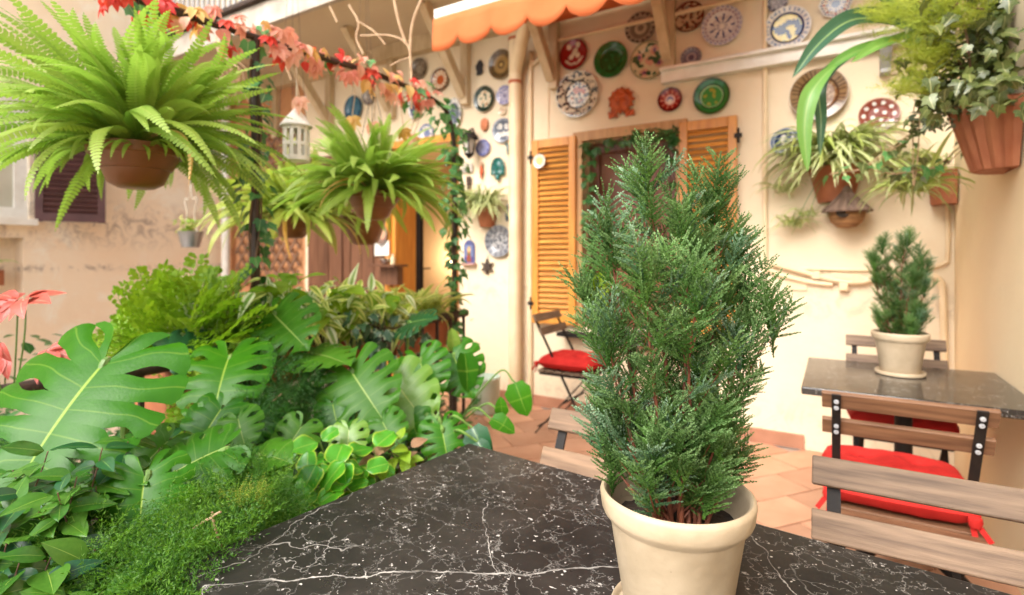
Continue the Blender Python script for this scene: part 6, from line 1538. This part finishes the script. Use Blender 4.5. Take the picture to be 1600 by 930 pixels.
# ivy around the window
t = thing('ivy_vine', 'green ivy growing inside the window frame between the shutters', 'ivy', (WX0, WY, WZ0))
scatter_along(t, ivA + ivL[:1], [(WX0+.06, WY-.0, z) for z in np.linspace(1.05, 2.1, 12)], 80, .055, .062, stemmat=M_bark, outw=OUT)
scatter_along(t, ivA, [(x, WY-.02, 2.13 + .03*math.sin(x*9)) for x in np.linspace(WX0, WX1+.04, 10)], 60, .055, .062, stemmat=M_bark, outw=OUT)
scatter_along(t, ivA, [(WX1-.03, WY-.01, z) for z in np.linspace(1.75, 2.2, 6)], 34, .06, .062, stemmat=M_bark, outw=OUT)
lt_ = [blade('leaf', L_lime, .42, .2, .3)]
random.seed(77); c = on_y(928, 452, WY+.02); t = thing('window_plant', 'lime leaved pot plant standing in the window behind the big cypress', 'plant', (c.x, c.y, WZ0))
for i in range(40): put('leaf', lt_[0], t, frame(c + Vector((U(-.07, .12), U(-.05, .04), U(-.16, .12))), (U(-1, 1), U(-1, .2), U(-.6, .8)), (U(-.3, .3), -.8, .6), U(.05, .08)))
mb = MB(); mb.lathe([(0, 0), (.05, 0), (.07, .11), (.06, .11), (0, .09)], 20, Matrix.Translation((c.x+.03, c.y+.02, WZ0+.001))); mb.obj('pot', M_terra, t)
# zinc bucket hung by the trellis
c = at(298, 374, 4.75); t = thing('zinc_bucket', 'small zinc bucket with pale yellow flowers hanging by cords against the stained wall', 'bucket', c)
M_zinc = mk('zinc', (.42, .45, .48), (.30, .33, .36), .35, 9, metal=.8)
mb = MB(); mb.lathe([(0, -.07), (.07, -.07), (.10, .065), (.104, .07), (.098, .07), (.09, .04), (0, .04)], 28); mb.obj('bucket', M_zinc, t, local=True, sharp=50)
for s in (-1, 1): mb = MB(); mb.tube(curve([(s*.1, 0, .06), (s*.06, 0, .22), (s*.09, 0, .36), (0, 0, .5), (0, 0, 3.3-c.z)], 20), .005, 6); mb.obj('cord', M_cord, t, local=True)
random.seed(80)
pl_ = [blade('leaf', leafmat('pale_yellow_leaf', (.40, .42, .10), (.58, .56, .22), rough=.5, transl=.3), .4, .2, .3), blade('leaf', L_lime, .4, .2, .3)]
for i in range(60):
    a = U(0, 6.28); r_ = U(0, .15); p = c + Vector((r_*math.cos(a) - .05, r_*math.sin(a)*.6, .09 + U(-.05, .09)))
    put('leaf', pl_[i % 2], t, frame(p, (U(-1, 1), U(-1, 1), U(-.5, 1)), Vector((0, -.6, 1)), .05))
t = thing('window_fern', 'small green plant spilling from the low dark opening in the pink wall', 'plant', (FX, 1.55, 1.15))
random.seed(81); wf_ = frond('frond', L_fern, 50, -40, n=18)
for i in range(30): put('frond', wf_, t, Matrix.Translation((FX-.02, 1.55+U(-.25, .2), 1.14)) @ Matrix.Rotation(U(0, 3.14)+math.pi, 4, 'Z') @ Matrix.Scale(U(.2, .36), 4))
mb = MB(); mb.box((FX-.11, 1.5, 1.05), (.18, .7, .14)); mb.obj('trough', M_terra, t, smooth=False)
# ------------------------------------------------------------ the potted cypresses
def conifer(label, C, seed=5, tips=None):
    random.seed(seed); rs = random.Random(seed)
    t = thing('potted_cypress', label, 'potted plant', C, 0, None)
    pot_parts(t, C)
    C = Vector(C); soil = C + Vector((0, 0, .135))
    protoV = [spray(seed*7+i, L=.082, pairs=7, side=(.014, .040), nl=.0040, nw=.0012, step=.0023, flat=.16, ang=44) for i in range(7)]
    F4 = np.arange(len(protoV[0][0])).reshape(-1, 4)
    def mesh_of(i, mat): V, T = protoV[i]; return mesh_np('spray', V, np.arange(len(V)).reshape(-1, 4), mat, uv=np.stack([np.full(len(V), .9), T], 1), smooth=False)
    outer = [mesh_of(i, L_cyp) for i in range(7)]; pale = [mesh_of(i, L_cypt) for i in range(7)]
    sprays = []   # (matrix, index, distance out)
    stems = []
    for ti, (tip, fat) in enumerate(tips):
        ang = 2*math.pi*ti/len(tips)
        b = soil + Vector((rs.uniform(-.035, .035), rs.uniform(-.035, .035), -.02))
        m1 = b.lerp(tip, .35); m1.x = b.x + (tip.x-b.x)*.42; m1.y = b.y + (tip.y-b.y)*.42
        path = curve([b, m1, b.lerp(tip, .72) + Vector((rs.uniform(-.01, .01), rs.uniform(-.01, .01), 0)), tip], 40)
        stems.append((path, ti)); n = len(path); H = (tip - b).length
        step = .027; k = int(H / step); az = rs.uniform(0, 6.28)
        for i in range(k):
            f = (i + .5)/k
            if f * H < .018: continue
            p = path[min(n-1, int(f*(n-1)))]; az += 2.4 + rs.uniform(-.5, .5)
            d = (path[min(n-1, int(f*(n-1))+1)] - path[max(0, int(f*(n-1))-1)]).normalized()
            env = (.80 + .45*min(1, f*2.0)) * (1 - f ** 1.7) ** .9
            Lb = fat * .098 * env * rs.uniform(.35, 1.35) + .008
            out = Vector((math.cos(az), math.sin(az), 0)); dirv = (out*.85 + Vector((0, 0, .62 + .5*f)) ).normalized()
            # branch with sprays
            e = p + dirv*Lb + Vector((0, 0, Lb*.25))
            if Lb > .02: stems.append(([p, p.lerp(e, .5) - Vector((0, 0, .002)), e], -1))
            cnt = 1 + int(Lb / .027)
            for j in range(cnt):
                g = (j + 1)/cnt; q = p.lerp(e, g)
                side = Vector((-out.y, out.x, 0)) * (1 if j % 2 else -1)
                sd = (dirv*.9 + side*(.75 if j < cnt-1 else .1) + Vector((0, 0, rs.uniform(-.15, .35)))).normalized()
                nr = Vector((rs.uniform(-.5, .5), rs.uniform(-.5, .5), 1)) - out*.5
                s = rs.uniform(.6, 1.05)*(1.0 if j == cnt-1 else .75) * (.8 + .3*f)
                sprays.append((frame(q - sd*.012, sd, nr, s), rs.randrange(7), f, ti))
        for j in range(5):
            sprays.append((frame(tip - Vector((0, 0, .05 - .011*j)), Vector((rs.uniform(-.45, .45), rs.uniform(-.45, .45), 1)), Vector((rs.uniform(-1, 1), rs.uniform(-1, 1), .2)), rs.uniform(.8, 1.05)), rs.randrange(7), 1.0, ti))
    mb = MB(); mb2 = MB()
    for path, ti in stems:
        if ti >= 0: mm = MB(); mm.tube(path, [.0036 - .0030*i/(len(path)-1) for i in range(len(path))], 7); mm.obj('stem', M_redstem, t)
        else: mb2.tube(path, [.0012, .001, .0006], 4, cap=False)
    tag(mb2.obj('twigs', M_redstem, t), kind='stuff')
    # the sprays nearest the viewer and outermost are pieces, the rest one mass
    def score(s):
        p = s[0].translation; return (p - EYE).length - .5*math.hypot(p.x - C.x, p.y - C.y)
    order = sorted(range(len(sprays)), key=lambda i: score(sprays[i]))
    for i in order[:285]:
        M, k, f, ti = sprays[i]; put('spray', (pale if rs.random() < .17 else outer)[k], t, M)
    joined('foliage', [(protoV[sprays[i][1]][0], protoV[sprays[i][1]][1], sprays[i][0], rs.random()) for i in order[285:] if sprays[i][2] >= .38], L_cyp, t)
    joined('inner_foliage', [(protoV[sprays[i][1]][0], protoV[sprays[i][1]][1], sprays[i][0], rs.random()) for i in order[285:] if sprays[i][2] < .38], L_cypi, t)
    print('sprays', len(sprays), 'quads each', len(protoV[0][0])//4)
    return t
C1 = Vector((-.185, .751, .7505))
TIPS = [((1008, 226), .74, .88), ((1130, 250), .78, .42), ((952, 312), .72, .75), ((1072, 285), .72, .75), ((1160, 325), .80, .55), ((1178, 400), .76, .75), ((1105, 330), .83, .8), ((925, 410), .78, .75), ((1172, 480), .70, .65), ((1010, 370), .66, .75), ((1090, 400), .65, .75), ((950, 470), .70, .70), ((1222, 440), .74, .36), ((940, 590), .74, .60), ((1142, 610), .68, .60), ((1020, 640), .66, .65), ((985, 630), .72, .48), ((1125, 630), .72, .48), ((1062, 650), .67, .46), ((1018, 690), .69, .42), ((1098, 690), .70, .42), ((955, 660), .76, .40), ((1150, 660), .77, .40), ((1060, 600), .83, .7)]
tips = [(at(a + (0 if a < 1100 else -14), b + 62, d), f*.86) for (a, b), d, f in TIPS]
cy1 = conifer('tall bushy cypress in a cream pot on the front table', C1, 5, tips)
# one long side shoot leaning out
C2 = Vector((.245, 2.79, .7505))
cy2 = copy_tree(cy1)
cy2.matrix_basis = Matrix.Translation(C2) @ Matrix.Rotation(rad(100), 4, 'Z')
cy2['label'] = 'slimmer cypress in a cream pot on the table by the yellow side wall'
for c in cy2.children:
    if c.name.split('.')[0] not in ('pot', 'saucer', 'soil'):
        c.matrix_basis = Matrix.Translation((0, 0, .13)) @ Matrix.Diagonal((.84, .84, .92, 1)) @ Matrix.Translation((0, 0, -.13)) @ c.matrix_basis
